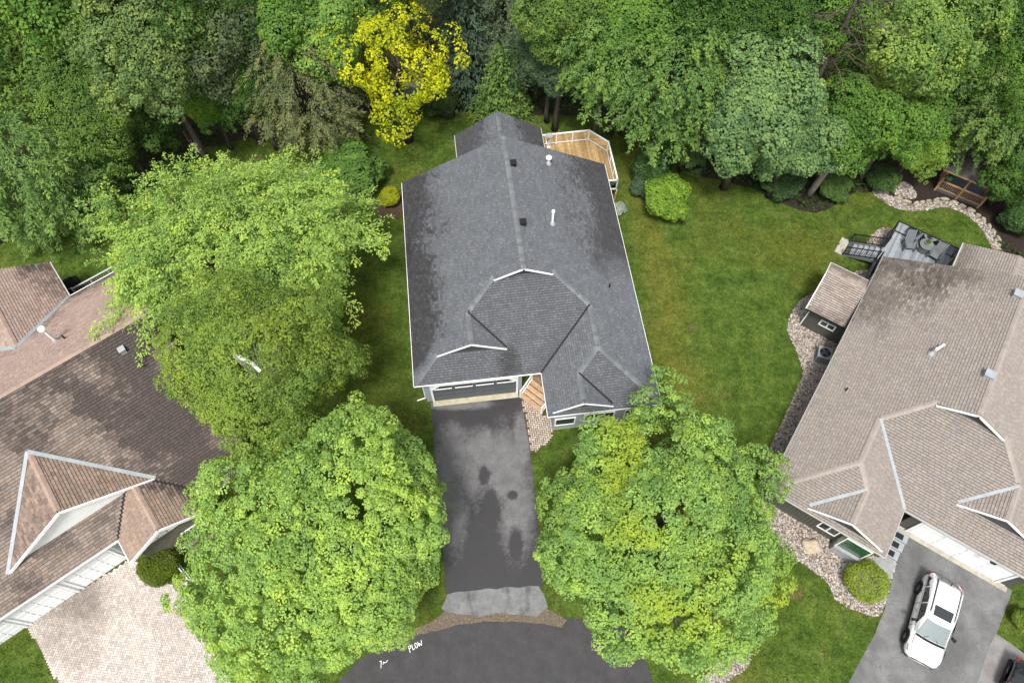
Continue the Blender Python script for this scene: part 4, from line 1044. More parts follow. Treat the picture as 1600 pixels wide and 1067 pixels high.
# stained deck behind the grey house
FD = Frame('deck', wd(6.83, 8.5, 34.2), RAD(6.83), 'amber stained wooden deck with white glass railing behind the grey house', 'deck')
loc_ = lambda w, d: (w-8.5, d-34.2)
DZ = 1.0
boards(FD, [[loc_(6.4,32.1), loc_(9.85,32.1), loc_(9.85,36.8), loc_(6.4,36.75)], [loc_(9.85,31.9), loc_(11.3,31.9), loc_(11.3,35.5), loc_(10.1,36.82), loc_(9.85,36.81)]], .14, DZ, .035, (.44,.295,.13), 'deck_wood')
railing(FD, [loc_(6.45,36.7), loc_(10.08,36.78), loc_(11.25,35.5), loc_(11.25,31.95)], DZ, 1.0, 'white')
railing(FD, [loc_(11.25,31.95), loc_(10.3,31.95)], DZ, 1.0, 'white')
mb = MB(); o_ = [loc_(6.42,36.76), loc_(10.1,36.84), loc_(11.32,35.5), loc_(11.32,31.88)]
for a, b in zip(o_, o_[1:]): mb.bar((a[0],a[1],DZ-.12), (b[0],b[1],DZ-.12), .04, .2)
FD.add('rim_board', mb, 'white')
for p in o_ + [loc_(9.9,33)]: mb = MB(); mb.box(p[0]-.12, p[0]-.02, p[1]-.12, p[1]-.02, 0, DZ-.2); FD.add('support_post', mb, 'cedar')
q = FD.inv(pix(858, 211, 2.1)); r = Frame('birdbath', FD.world((q.x, q.y-.1, DZ)), 0, 'small grey dish on a white stand in the deck corner', 'birdbath')
mb = MB(); mb.lathe([(.14,0),(.05,.05),(.04,.95),(.07,1.0)], 9); r.add('stand', mb, 'white')
mb = MB(); mb.lathe([(.05,1.0),(.24,1.06),(.27,1.12),(.22,1.1),(.05,1.05)], 12); r.add('bowl', mb, 'flashing')

# porch steps
a, b = pix(812, 621, 0), pix(846, 647, 0); dv = (b-a); yaw = math.atan2(dv.y, dv.x)
FS = Frame('porch_steps', (a+b)/2, yaw, 'wooden porch steps with white railings beside the grey garage', 'steps')
wdt = dv.length
boards_ = [(k*.3, .17*(k+1)) for k in range(4)]
for y, z in boards_:
    for j in range(2):
        mb = MB(); kk = random.uniform(.8, 1.2); mb.box(-wdt/2, wdt/2, y+j*.15, y+j*.15+.14, z-.04, z, (.56*kk,.38*kk,.24*kk)); mb.build('tread', M['deck_wood'], FS.root, col=True)
    mb = MB(); mb.box(-wdt/2+.02, wdt/2-.02, y+.02, y+.05, z-.17, z-.041); FS.add('riser', mb, 'cedar')
for k in range(12):
    mb = MB(); kk = random.uniform(.65, 1.1); y = 1.2+k*.15; mb.box(-wdt/2-.05-.05*k*.3, wdt/2+.1, y, y+.14, .64, .68, (.4*kk,.28*kk,.18*kk)); mb.build('landing_board', M['deck_wood'], FS.root, col=True)
for sx in (-1, 1):
    x = sx*(wdt/2-.02)
    for y, z in ((.05, .0), (1.15, .6)): mb = MB(); mb.box(x-.05, x+.05, y-.05, y+.05, z, z+1.0); FS.add('post', mb, 'white')
    for hh in (.9, .25): mb = MB(); mb.bar((x, .05, hh), (x, 1.15, .6+hh), .06, .06); FS.add('rail', mb, 'white')
    for k in range(1, 8): mb = MB(); y = .05+1.1*k/8; z = .6*k/8; mb.box(x-.018, x+.018, y-.018, y+.018, z+.26, z+.88); FS.add('baluster', mb, 'white')

# right neighbour: grey deck, stairs, chairs, table
oR = (7.5, 36.5)
FR_ = Frame('deck', wd(-33.5, *oR), RAD(-33.5), 'grey deck with black railings behind the tan-roofed house', 'deck')
lr = lambda w, d: (w-oR[0], d-oR[1])
RZ = .9
boards(FR_, [[lr(5.45,33.95), lr(9.6,33.95), lr(9.6,39.1), lr(5.45,39.1)]], .14, RZ, .035, (.27,.30,.33), 'grey_deck')
railing(FR_, [lr(5.5,37.35), lr(5.5,39.05), lr(9.55,39.05), lr(9.55,38.1)], RZ, 1.0, 'black', .07, top=.06)
railing(FR_, [lr(5.5,36.0), lr(5.5,34.2)], RZ, 1.0, 'black', .07, top=.06, panels=False, balus=.13)
mb = MB(); mb.box(*[lr(5.42,0)[0], lr(9.62,0)[0]], lr(0,39.1)[1], lr(0,39.14)[1], .15, RZ-.04); mb.box(lr(5.38,0)[0], lr(5.42,0)[0], lr(0,34)[1], lr(0,39.1)[1], .15, RZ-.04); FR_.add('skirt', mb, 'grey_plastic')
FT = Frame('deck_stairs', wd(-33.5, 5.4, 36.65), RAD(-33.5), 'grey stairs with black balusters going down from the grey deck to the lawn', 'stairs')
for k in range(6):
    z = RZ - .15*(k+1) + .0; x = -.32*k
    mb = MB(); kk = random.uniform(.9,1.1); mb.box(x-.31, x, -.6, .6, z-.04, z, (.3*kk,.32*kk,.35*kk)); mb.build('tread', M['grey_deck'], FT.root, col=True)
    mb = MB(); mb.box(x-.02, x-.005, -.58, .58, z+.001, z+.11); FT.add('riser', mb, 'grey_plastic')
mb = MB(); mb.box(-2.5, -1.95, -.7, .75, 0, .06); FT.add('landing_slab', mb, 'concrete')
for sy in (-.64, .64):
    mb = MB(); mb.bar((0, sy, RZ-.16), (-1.95, sy, .08), .05, .22); FT.add('stringer', mb, 'grey_plastic')
    for x, z in ((-.05, RZ), (-1.95, .0)): mb = MB(); mb.box(x-.04, x+.04, sy-.04, sy+.04, z-.1 if x > -1 else 0, z+1.0); FT.add('post', mb, 'black')
    for hh in (.92, .16): mb = MB(); mb.bar((-.05, sy, RZ+hh), (-1.95, sy, hh), .06, .05); FT.add('rail', mb, 'black')
    for k in range(1, 15): x = -.05-1.9*k/15; z = RZ*(1-k/15); mb = MB(); mb.box(x-.012, x+.012, sy-.012, sy+.012, z+.17, z+.9); FT.add('baluster', mb, 'black')
def deck_chair(loc, yaw, label):
    f = Frame('deck_chair', loc, yaw, label, 'chair', 'reclining chairs on the grey deck')
    for k in range(5): mb = MB(); mb.box(-.27, .27, -.45+k*.11, -.45+k*.11+.1, .36-.02*k, .39-.02*k); f.add('seat_slat', mb, 'grey_plastic')
    for k in range(5):
        mb = MB(); x = -.24+k*.12; mb.bar((x, .1, .3), (x*1.05, .62, 1.02), .1, .03, up=(0,-1,.6)); f.add('back_slat', mb, 'grey_plastic')
    for sx in (-1, 1):
        mb = MB(); mb.box(sx*.30, sx*.42, -.5, .3, .58, .615); f.add('arm', mb, 'dark_grey')
        for y in (-.42, .2): mb = MB(); mb.box(sx*.31, sx*.38, y-.04, y+.04, 0, .58); f.add('leg', mb, 'dark_grey')
        mb = MB(); mb.box(sx*.285, sx*.31, -.45, .25, .25, .33); f.add('side_rail', mb, 'dark_grey')
deck_chair(pix(1421, 380, RZ+.35)*Vector((1,1,0)) + Vector((0,0,RZ)), RAD(-8), 'grey reclining chair on the deck, nearest the deck stairs')
deck_chair(pix(1463, 396, RZ+.35)*Vector((1,1,0)) + Vector((0,0,RZ)), RAD(-42), 'grey reclining chair on the deck, turned towards the drum table from the far end')
ft = Frame('drum_table', pix(1445, 386, RZ+.3)*Vector((1,1,0)) + Vector((0,0,RZ)), 0, 'round grey drum table between the two deck chairs', 'table')
mb = MB(); mb.lathe([(.34,0),(.42,.06),(.42,.5),(.40,.56)], 18); ft.add('drum', mb, 'grey_plastic')
mb = MB(); mb.lathe([(.46,.56),(.47,.58),(.47,.6),(.45,.61)], 20); ft.add('tabletop', mb, 'grey_plastic')
for k in range(18): a = k*6.283/18; mb = MB(); mb.bar((.425*math.cos(a), .425*math.sin(a), .08), (.425*math.cos(a), .425*math.sin(a), .5), .05, .015); ft.add('stave', mb, 'dark_grey')
fb = Frame('flower_bowl', ft.loc + Vector((.05, .08, .615)), 0, 'bowl of green leaves standing on the round grey table', 'flower bowl')
mb = MB(); mb.lathe([(.08,0),(.2,.1),(.22,.12),(.1,.09)], 12); fb.add('bowl', mb, 'dirty_white')

# right neighbour: lean-to shed, air conditioner, boulder, slabs, entry steps
oS = (4.4, 30.8)
FSh = Frame('side_shed', wd(-33.5, *oS), RAD(-33.5), 'small dark sided shed with tan shingle roof against the house', 'shed')
ls = lambda w, d: (w-oS[0], d-oS[1])
mb = MB(); mb.prism([ls(3.2,29.2), ls(5.75,29.2), ls(5.75,32.1), ls(3.2,32.1)], 0, 2.42); ws = FSh.add('wall', mb, 'dark_siding')
mb = MB(); p = [ls(3.2,29.2), ls(3.2,32.1)]; mb.face([(p[0][0],p[0][1],2.42),(p[1][0],p[1][1],2.42),(p[0][0],ls(0,30.6)[1],3.0)]); mb.build('gable', M['dark_siding'], ws)
for k in range(14):
    mb = MB(); x = ls(3.2,0)[0]+k*.183; y = ls(0,29.2)[1]; mb.box(x, x+.165, y-.025, y-.001, .05, 2.4); mb.build('siding_board', M['dark_siding'], ws)
mb = MB(); y = ls(0,29.2)[1]; x = ls(4.05,0)[0]
mb.box(x, x+1.0, y-.06, y-.026, 1.0, 1.08); mb.box(x, x+1.0, y-.06, y-.026, 1.5, 1.58)
for xx in (0, .46, .92): mb.box(x+xx, x+xx+.08, y-.059, y-.026, 1.08, 1.5)
wf = mb.build('window', M['white'], FSh.root)
for xx in (.08, .54): mb = MB(); mb.box(x+xx, x+xx+.38, y-.04, y-.027, 1.08, 1.5); mb.build('pane', M['glass'], wf)
mb = MB(); mb.box(ls(3.14,0)[0], ls(3.2,0)[0], y-.03, y+.06, 0, 2.42); FSh.add('corner_board', mb, 'white')
class Lean: pass
hs = House.__new__(House); hs.W, hs.D = FSh.W, FSh.D; hs.org = oS; hs.loc = FSh.loc; hs.root = FSh.root
hs.roofmb, hs.sh, hs.cap, hs.cand, hs.expo, hs.tabw, hs.gx = MB(), MB(), MB(), [], .15, .34, 1
hs.mx = lambda X, Y: (X-oS[0], Y-oS[1])
def tone_shed(x, y, key, r):
    n = fbm(x, y, 9, 1.1); k = r.choice([.84,.95,1,1.08,1.18])*(1+.08*n)
    st = (sm(.6,1.5,y+n*.4+r.uniform(-.2,.2))*.75 + .4*sm(.6,1.2,x+n*.4)*sm(-.5,.6,y)) if key == 'B' else .5*sm(-1.5,-2.0,y+n*.3+r.uniform(-.2,.2))
    a = (.36*k,.30*k,.26*k); b = (.085,.07,.055); st = min(1, max(0, st)); return tuple(p*(1-st)+q*st for p, q in zip(a, b))
hs.plane([(2.85,28.7),(5.35,28.7),(5.35,31.2),(2.85,31.2)], 0, 28.7, 2.5, 0, .3, tone_shed, 'A')
hs.plane([(2.85,31.2),(5.35,31.2),(5.35,32.45),(2.85,32.45)], 0, 32.45, 2.875, 0, -.3, tone_shed, 'B')
hs.finish(lambda u, v: False)
for (a, b) in (((2.85,28.7,2.45),(5.35,28.7,2.45)), ((2.85,32.45,2.83),(5.35,32.45,2.83)), ((2.85,28.7,2.46),(2.85,31.2,3.2)), ((2.85,31.2,3.2),(2.85,32.45,2.83))):
    mb = MB(); mb.bar(hs.P(*a), hs.P(*b), .06, .12); FSh.add('fascia', mb, 'white' if a[1] != b[1] or a[1] > 30 else 'underlay')

fa = Frame('air_conditioner', pix(1285, 556, .35)*Vector((1,1,0)), RAD(-20), 'grey air conditioner with round fan grille on the gravel beside the wall', 'air conditioner')
mb = MB(); mb.box(-.5,.5,-.5,.5,0,.05); fa.add('pad', mb, 'concrete')
mb = MB(); mb.box(-.4,.4,-.4,.4,.05,.78); fa.add('casing', mb, 'galv')
mb = MB()
for k in range(8):
    for sx in (-1, 1): mb.box(sx*.401, sx*.408, -.36, .36, .12+k*.08, .15+k*.08); mb.box(-.36, .36, sx*.401, sx*.408, .12+k*.08, .15+k*.08)
fa.add('louvres', mb, 'dark_grey')
mb = MB(); mb.box(-.42,.42,-.42,.42,.78,.82); lid = fa.add('lid', mb, 'galv')
mb = MB(); mb.lathe([(.33,.822),(.33,.83),(.02,.832)], 20); mb.build('fan_opening', M['black'], lid)
mb = MB()
for k in range(4): a = k*1.57+.4; mb.bar((.05*math.cos(a), .05*math.sin(a), .845), (.3*math.cos(a+.3), .3*math.sin(a+.3), .84), .16, .01)
mb.lathe([(.08,.84),(.08,.87),(.02,.88)], 10); mb.build('fan', M['dark_grey'], lid)
mb = MB()
for rr in (.15,.24,.33):
    mb.tube([(rr*math.cos(k*.349), rr*math.sin(k*.349), .88) for k in range(19)], .006, 4)
mb.build('grille', M['rubber'], lid)

def blob(name, R, seed, mat, rough_=.18, n=3):
    bm_ = []; import bmesh
    bm = bmesh.new(); bmesh.ops.create_icosphere(bm, subdivisions=n, radius=1)
    for v in bm.verts:
        k = 1 + rough_*(mnoise.noise(v.co*1.3+Vector((seed,0,0))) + .5*mnoise.noise(v.co*3+Vector((0,seed,0))))
        v.co = Vector((v.co.x*R[0]*k, v.co.y*R[1]*k, max(-.3, v.co.z)*R[2]*k))
    me = bpy.data.meshes.new(name); bm.to_mesh(me); bm.free(); me.polygons.foreach_set('use_smooth', [True]*len(me.polygons)); me.materials.append(M[mat]); return me
M['boulder'] = mat_plain('boulder', (.5,.41,.31), .85, .25, 3, .4)
tag(link('boulder', blob('boulder', (.56,.44,.42), 3, 'boulder', .22, 4), None, pix(1267, 853)), 'large pale tan boulder on the gravel bed beside the dark wall', 'boulder')
# grey entry slabs, each its own piece
es = PX([(1373,872),(1402,874),(1391,910),(1386,908),(1345,890),(1352,876)]); es = PX([(1346,878),(1372,871),(1412,838),(1417,832),(1404,862),(1391,908)])
sheet('entry_paving', es, .022, mat_plain('slab_bed', (.12,.12,.12), .9, .2, 5)); base_ = bpy.data.objects['entry_paving']
a_ = RAD(-33.5); rg = random.Random(3)
ex = [(p.x*math.cos(a_)+p.y*math.sin(a_), -p.x*math.sin(a_)+p.y*math.cos(a_)) for p in es]
x0, x1 = min(p[0] for p in ex), max(p[0] for p in ex); y0, y1 = min(p[1] for p in ex), max(p[1] for p in ex)
yy = y0; row = 0
while yy < y1:
    xx = x0 - (.2 if row % 2 else 0)
    while xx < x1:
        q = clip_half(clip_half(clip_half(clip_half(list(ex), 0, xx, 1), 0, xx+.39, -1), 1, yy, 1), 1, yy+.29, -1)
        if len(q) >= 3 and abs(area(q)) > .02:
            k = rg.uniform(.85, 1.12); mb = MB()
            mb.prism([(p[0]*math.cos(a_)-p[1]*math.sin(a_), p[0]*math.sin(a_)+p[1]*math.cos(a_)) for p in q], .023, .05+rg.uniform(-.003,.003), (.32*k,.33*k,.34*k))
            mb.build('paving_slab', M['paver'], base_, col=True)
        xx += .4
    yy += .3; row += 1
fe = Frame('entry_steps', wd(-33.5, 12.35, 19.0), RAD(-33.5), 'grey entry steps with dark mats between porch and white garage', 'steps')
for k in range(3):
    mb = MB(); mb.box(-.3, 1.1, -1.0+k*.5, -1.0+(k+1)*.5+.02*k, .05, .05+.17*(k+1)); s_ = fe.add('step', mb, 'flashing')
    mb = MB(); mb.box(-.15, .85, -.93+k*.5, -.6+k*.5, .051+.17*(k+1), .062+.17*(k+1)); mb.build('mat', M['rubber'], s_)

# gazebo with baskets and the stone edging
ga_, gb_ = pix(1460, 297), pix(1527, 325); yaw = math.atan2((gb_-ga_).y, (gb_-ga_).x); GW = (gb_-ga_).length
FG = Frame('gazebo', (ga_+gb_)/2, yaw, 'cedar gazebo with dark roof standing in mulch at the wood edge', 'gazebo')
hw = GW/2
mb = MB(); mb.box(-hw, hw, 0, GW, 0, .2); FG.add('floor', mb, 'dark_grey')
for x, y in ((-hw,0),(0,0),(hw,0),(-hw,GW),(hw,GW),(-hw,GW/2),(hw,GW/2)):
    mb = MB(); mb.box(x-.06, x+.06, y-.06, y+.06, 0, 2.35); FG.add('post', mb, 'cedar')
for a, b in (((-hw,0),(0,0)), ((0,0),(hw,0)), ((-hw,0),(-hw,GW/2)), ((hw,0),(hw,GW/2)), ((-hw,GW),(hw,GW))):
    A, B = Vector((*a,0)), Vector((*b,0)); d = (B-A).normalized()*.06
    mb = MB(); mb.bar(A+d+Vector((0,0,1.0)), B-d+Vector((0,0,1.0)), .14, .05); FG.add('top_rail', mb, 'cedar')
    mb = MB(); mb.bar(A+d+Vector((0,0,.3)), B-d+Vector((0,0,.3)), .05, .09); FG.add('bottom_rail', mb, 'cedar')
    n = int((B-A).length/.135)
    for k in range(1, n):
        q = A.lerp(B, k/n); mb = MB(); mb.bar(q+Vector((0,0,.34)), q+Vector((0,0,.97)), .105, .025, up=(B-A).normalized()); FG.add('slat', mb, 'cedar')
for sx in (-1, 1):
    mb = MB(); mb.bar((sx*hw, 0, 1.85), (sx*(hw-.45), 0, 2.3), .07, .08); FG.add('brace', mb, 'cedar')
ov, zt = .45, 3.5; R4 = [(-hw-ov,-ov,2.35),(hw+ov,-ov,2.35),(hw+ov,GW+ov,2.35),(-hw-ov,GW+ov,2.35)]; pk = (0, GW/2, zt)
mb = MB(); nn = 9
for k in range(4):
    A, B, T_ = Vector(R4[k]), Vector(R4[(k+1)%4]), Vector(pk)
    for j in range(nn):
        f0, f1 = j/nn, (j+1.05)/nn; a1, b1 = A.lerp(T_, f0), B.lerp(T_, f0); a2, b2 = A.lerp(T_, min(f1,1)), B.lerp(T_, min(f1,1))
        mb.face([a1+Vector((0,0,.03)), b1+Vector((0,0,.03)), b2, a2]); mb.face([a1, b1, b1+Vector((0,0,.03)), a1+Vector((0,0,.03))])
M['gazebo_roof'] = mat_plain('gazebo_roof', (.10,.09,.085), .85, .3, 9, .3)
rf = FG.add('roof', mb, 'gazebo_roof')
mb = MB()
for k in range(4): mb.bar(Vector(R4[k])-Vector((0,0,.05)), Vector(R4[(k+1)%4])-Vector((0,0,.05)), .05, .12)
mb.build('fascia', M['cedar'], rf)
sline = catmull(PX([(1403,311),(1425,318),(1450,315),(1475,312),(1500,321),(1525,335),(1545,354),(1561,376)]), 8, False)
acc = 0; FE = empty('stone_edging', sline[0], 0, 'curved row of pale edging stones between river gravel and mulch', 'stone edging'); rg = random.Random(11)
seg = 0; L_ = 0
for i in range(len(sline)-1):
    L_ += (sline[i+1]-sline[i]).length
    if L_ > seg:
        ln = rg.uniform(.4, .9); seg = L_ + ln*1.0; d = sline[i+1]-sline[i]
        me = blob('stone', (ln*.5, rg.uniform(.1,.15), .15), rg.random()*50, 'stone', .45, 2)
        at = me.attributes.new('col', 'FLOAT_COLOR', 'POINT'); k = rg.uniform(.8,1.15)
        at.data.foreach_set('color', np.tile(np.array([.36*k,.31*k,.235*k,1], np.float32), len(me.vertices)))
        link('stone', me, FE, sline[i]-sline[0]+Vector((0,0,.06)), math.atan2(d.y, d.x)+rg.uniform(-.1,.1))

# ------------------------------------------------------------------ left neighbour's things
oL = (-5.6, 36.0)
FLd = Frame('deck', wd(38.5, *oL), RAD(38.5), 'weathered deck with pale railing behind the brown-roofed house', 'deck')
ll = lambda w, d: (w-oL[0], d-oL[1])
boards(FLd, [[ll(-7.0,34.3), ll(-3.4,34.3), ll(-3.4,36.6), ll(-7.0,36.6)]], .14, .8, .035, (.28,.22,.16), 'grey_deck')
railing(FLd, [ll(-7.0,36.5), ll(-3.45,36.5), ll(-3.45,34.5)], .8, 1.0, 'dirty_white', .09, panels=False, balus=.14)
fq = Frame('barbecue', pix(111, 450, 1.2)*Vector((1,1,0)) + Vector((0,0,.8)), RAD(38.5), 'barbecue under a black fabric cover beside the brown roof valley', 'barbecue')
mb = MB(); P8 = [(-.7,-.3),(.7,-.3),(.7,.3),(-.7,.3)]
prof = [(1.0,1.0,0),(1.0,1.0,.85),(.98,.95,.9),(.62,.8,1.02),(.55,.55,1.18),(.4,.3,1.22)]
vs = [(x*a, y*b, z) for a, b, z in prof for x, y in P8]; n = len(prof)
mb.mesh(vs, [(i*4+k, i*4+(k+1)%4, (i+1)*4+(k+1)%4, (i+1)*4+k) for i in range(n-1) for k in range(4)] + [(0,3,2,1), tuple(range((n-1)*4, n*4))]); fq.add('cover', mb, 'black_cloth')
mb = MB(); mb.box(-.12, .12, -.306, -.301, .72, .78); fq.add('patch', mb, 'dirty_white')
a = pix(95, 438, .8); fp = Frame('parasol', a*Vector((1,1,0)), 0, 'closed black parasol standing upright behind the brown roof', 'parasol')
mb = MB(); mb.lathe([(.25,.0),(.25,.06),(.04,.1)], 12); fp.add('base', mb, 'black')
mb = MB(); mb.tube([(0,0,.08),(0,0,2.3)], .025, 7); fp.add('pole', mb, 'black')
mb = MB(); mb.lathe([(.05,.9),(.13,1.0),(.11,1.6),(.06,2.15),(.02,2.3)], 9); fp.add('canopy', mb, 'black_cloth')
# entry rail, steps, pipe
a, b = pix(264, 860, .0), pix(302, 908, .0)
fr_ = Frame('handrail', a, math.atan2((b-a).y, (b-a).x), 'white metal handrail beside the round evergreen', 'handrail')
LL = (b-a).length
railing(fr_, [(0,0),(LL,0)], 0, .8, 'white', .06, panels=False, balus=.5, top=.05)
fw = Frame('entry_steps', wd(38.5, -8.0, 17.3), RAD(38.5), 'weathered plank steps below the tan wood wall', 'steps')
for k in range(3):
    for j in range(3):
        mb = MB(); kk = random.uniform(.8,1.15); y = .55-.36*k-.12*j; z = .55-.17*k; mb.box(-.9, 1.6, y-.11, y, z-.035, z, (.2*kk,.17*kk,.13*kk)); mb.build('tread', M['grey_deck'], fw.root, col=True)
    mb = MB(); mb.box(-.88, 1.58, .2-.36*k, .22-.36*k, 0, .51-.17*k); fw.add('riser', mb, 'tan_siding')
mb = MB(); pts = [pix(u, v, .05) for u, v in ((37,976),(24,986),(10,993),(-6,998),(-30,1003))]; mb.tube([p-pts[0] for p in pts], .06, 7)
mb.build('drain_pipe', M['hose'], None, loc=pts[0], label='black corrugated drain pipe lying on grass at the white garage corner', cat='drain pipe')
# flag
ff_ = Frame('flag', pix(309, 246, 0), RAD(-42), 'red and white flag on a slim pole at the wood edge', 'flag')
mb = MB(); mb.tube([(0,0,0),(0,0,2.6)], .025, 7); ff_.add('pole', mb, 'dirty_white')
def cloth(x0, x1, mat, name, parent=None, yo=0):
    mb = MB(); n = 6
    def pt(i, z): x = x0+(x1-x0)*i/n; return (x, yo + .08*math.sin(x*6), z - x*.55)
    for i in range(n): mb.face([pt(i,1.75), pt(i+1,1.75), pt(i+1,2.5), pt(i,2.5)])
    return mb.build(name, M[mat], parent or ff_.root)
cl = cloth(.03,.4,'red','hoist_band'); mid_ = cloth(.4,1.1,'white','white_band'); cloth(1.1,1.47,'red','fly_band')
lf = [(0,.26),(.05,.15),(.12,.18),(.1,.04),(.2,.08),(.22,.0),(.12,-.1),(.02,-.1),(.02,-.22),(-.02,-.22),(-.02,-.1),(-.12,-.1),(-.22,.0),(-.2,.08),(-.1,.04),(-.12,.18),(-.05,.15)]
for yo in (-.012, .012):
    mb = MB(); mb.face([(.75+x, yo+.08*math.sin((.75+x)*6), 2.12+z-(.75+x)*.55) for x, z in lf]); mb.build('leaf_emblem', M['red'], mid_)
# grey shed half hidden behind the yellow tree
fg = Frame('garden_shed', pix(640, 163), RAD(4), 'small weathered grey shed half hidden behind the yellow tree', 'shed')
mb = MB(); mb.box(-1.1, 1.1, 0, 1.6, 0, 1.7); fg.add('wall', mb, 'flashing')
mb = MB()
for k in range(11): mb.box(-1.1+k*.2, -1.1+k*.2+.18, -.02, -.001, .02, 1.68)
fg.add('boarding', mb, 'flashing', kind='stuff')
mb = MB(); mb.mesh([(-1.25,-.2,1.7),(1.25,-.2,1.7),(1.25,1.8,2.2),(-1.25,1.8,2.2),(-1.25,-.2,1.78),(1.25,-.2,1.78),(1.25,1.8,2.28),(-1.25,1.8,2.28)], [(0,3,2,1),(4,5,6,7),(0,1,5,4),(1,2,6,5),(2,3,7,6),(3,0,4,7)]); fg.add('roof', mb, 'galv')
# spray painted survey marks on the road
def strokes(name, org, ang, sc, lines, w, label):
    mb = MB(); a = RAD(ang); o = pix(*org)
    def tp(p): return Vector((p[0]*sc*math.cos(a)-p[1]*sc*math.sin(a), p[0]*sc*math.sin(a)+p[1]*sc*math.cos(a), 0))
    for l in lines:
        for p, q in zip(l, l[1:]):
            A, B = tp(p), tp(q); d = (B-A).normalized()*w*.3; n = Vector((-d.y, d.x, 0)).normalized()*w/2
            zz = Vector((0,0,.012+random.uniform(0,.003))); mb.face([A-d-n+zz, B+d-n+zz, B+d+n+zz, A-d+n+zz])
    mb.build(name, M['mark'], None, loc=o, label=label, cat='road marking')
P_ = [[(.05,-.25),(.1,1)],[(.1,1),(.5,1.0),(.58,.75),(.4,.5),(.08,.5)]]
L_2 = [[(.85,1),(.75,0),(1.2,.05)]]
O_ = [[(1.65,1),(1.4,.8),(1.4,.25),(1.6,0),(1.85,.2),(1.9,.75),(1.65,1)]]
W_ = [[(2.15,1),(2.2,.1),(2.45,.6),(2.7,.05),(2.95,1.0)]]
strokes('painted_word', (640, 1017), 24, .25, P_+L_2+O_+W_, .03, 'white spray painted word PLOW on the road below the maple')
strokes('painted_mark', (594, 1040), 12, .26, [[(0,.8),(.35,.9),(.2,.1),(.1,-.4)],[(.6,.2),(.75,.6),(.95,.4),(1.3,.45),(1.6,.75)]], .028, 'faint white spray painted squiggle on the road at the crown edge')

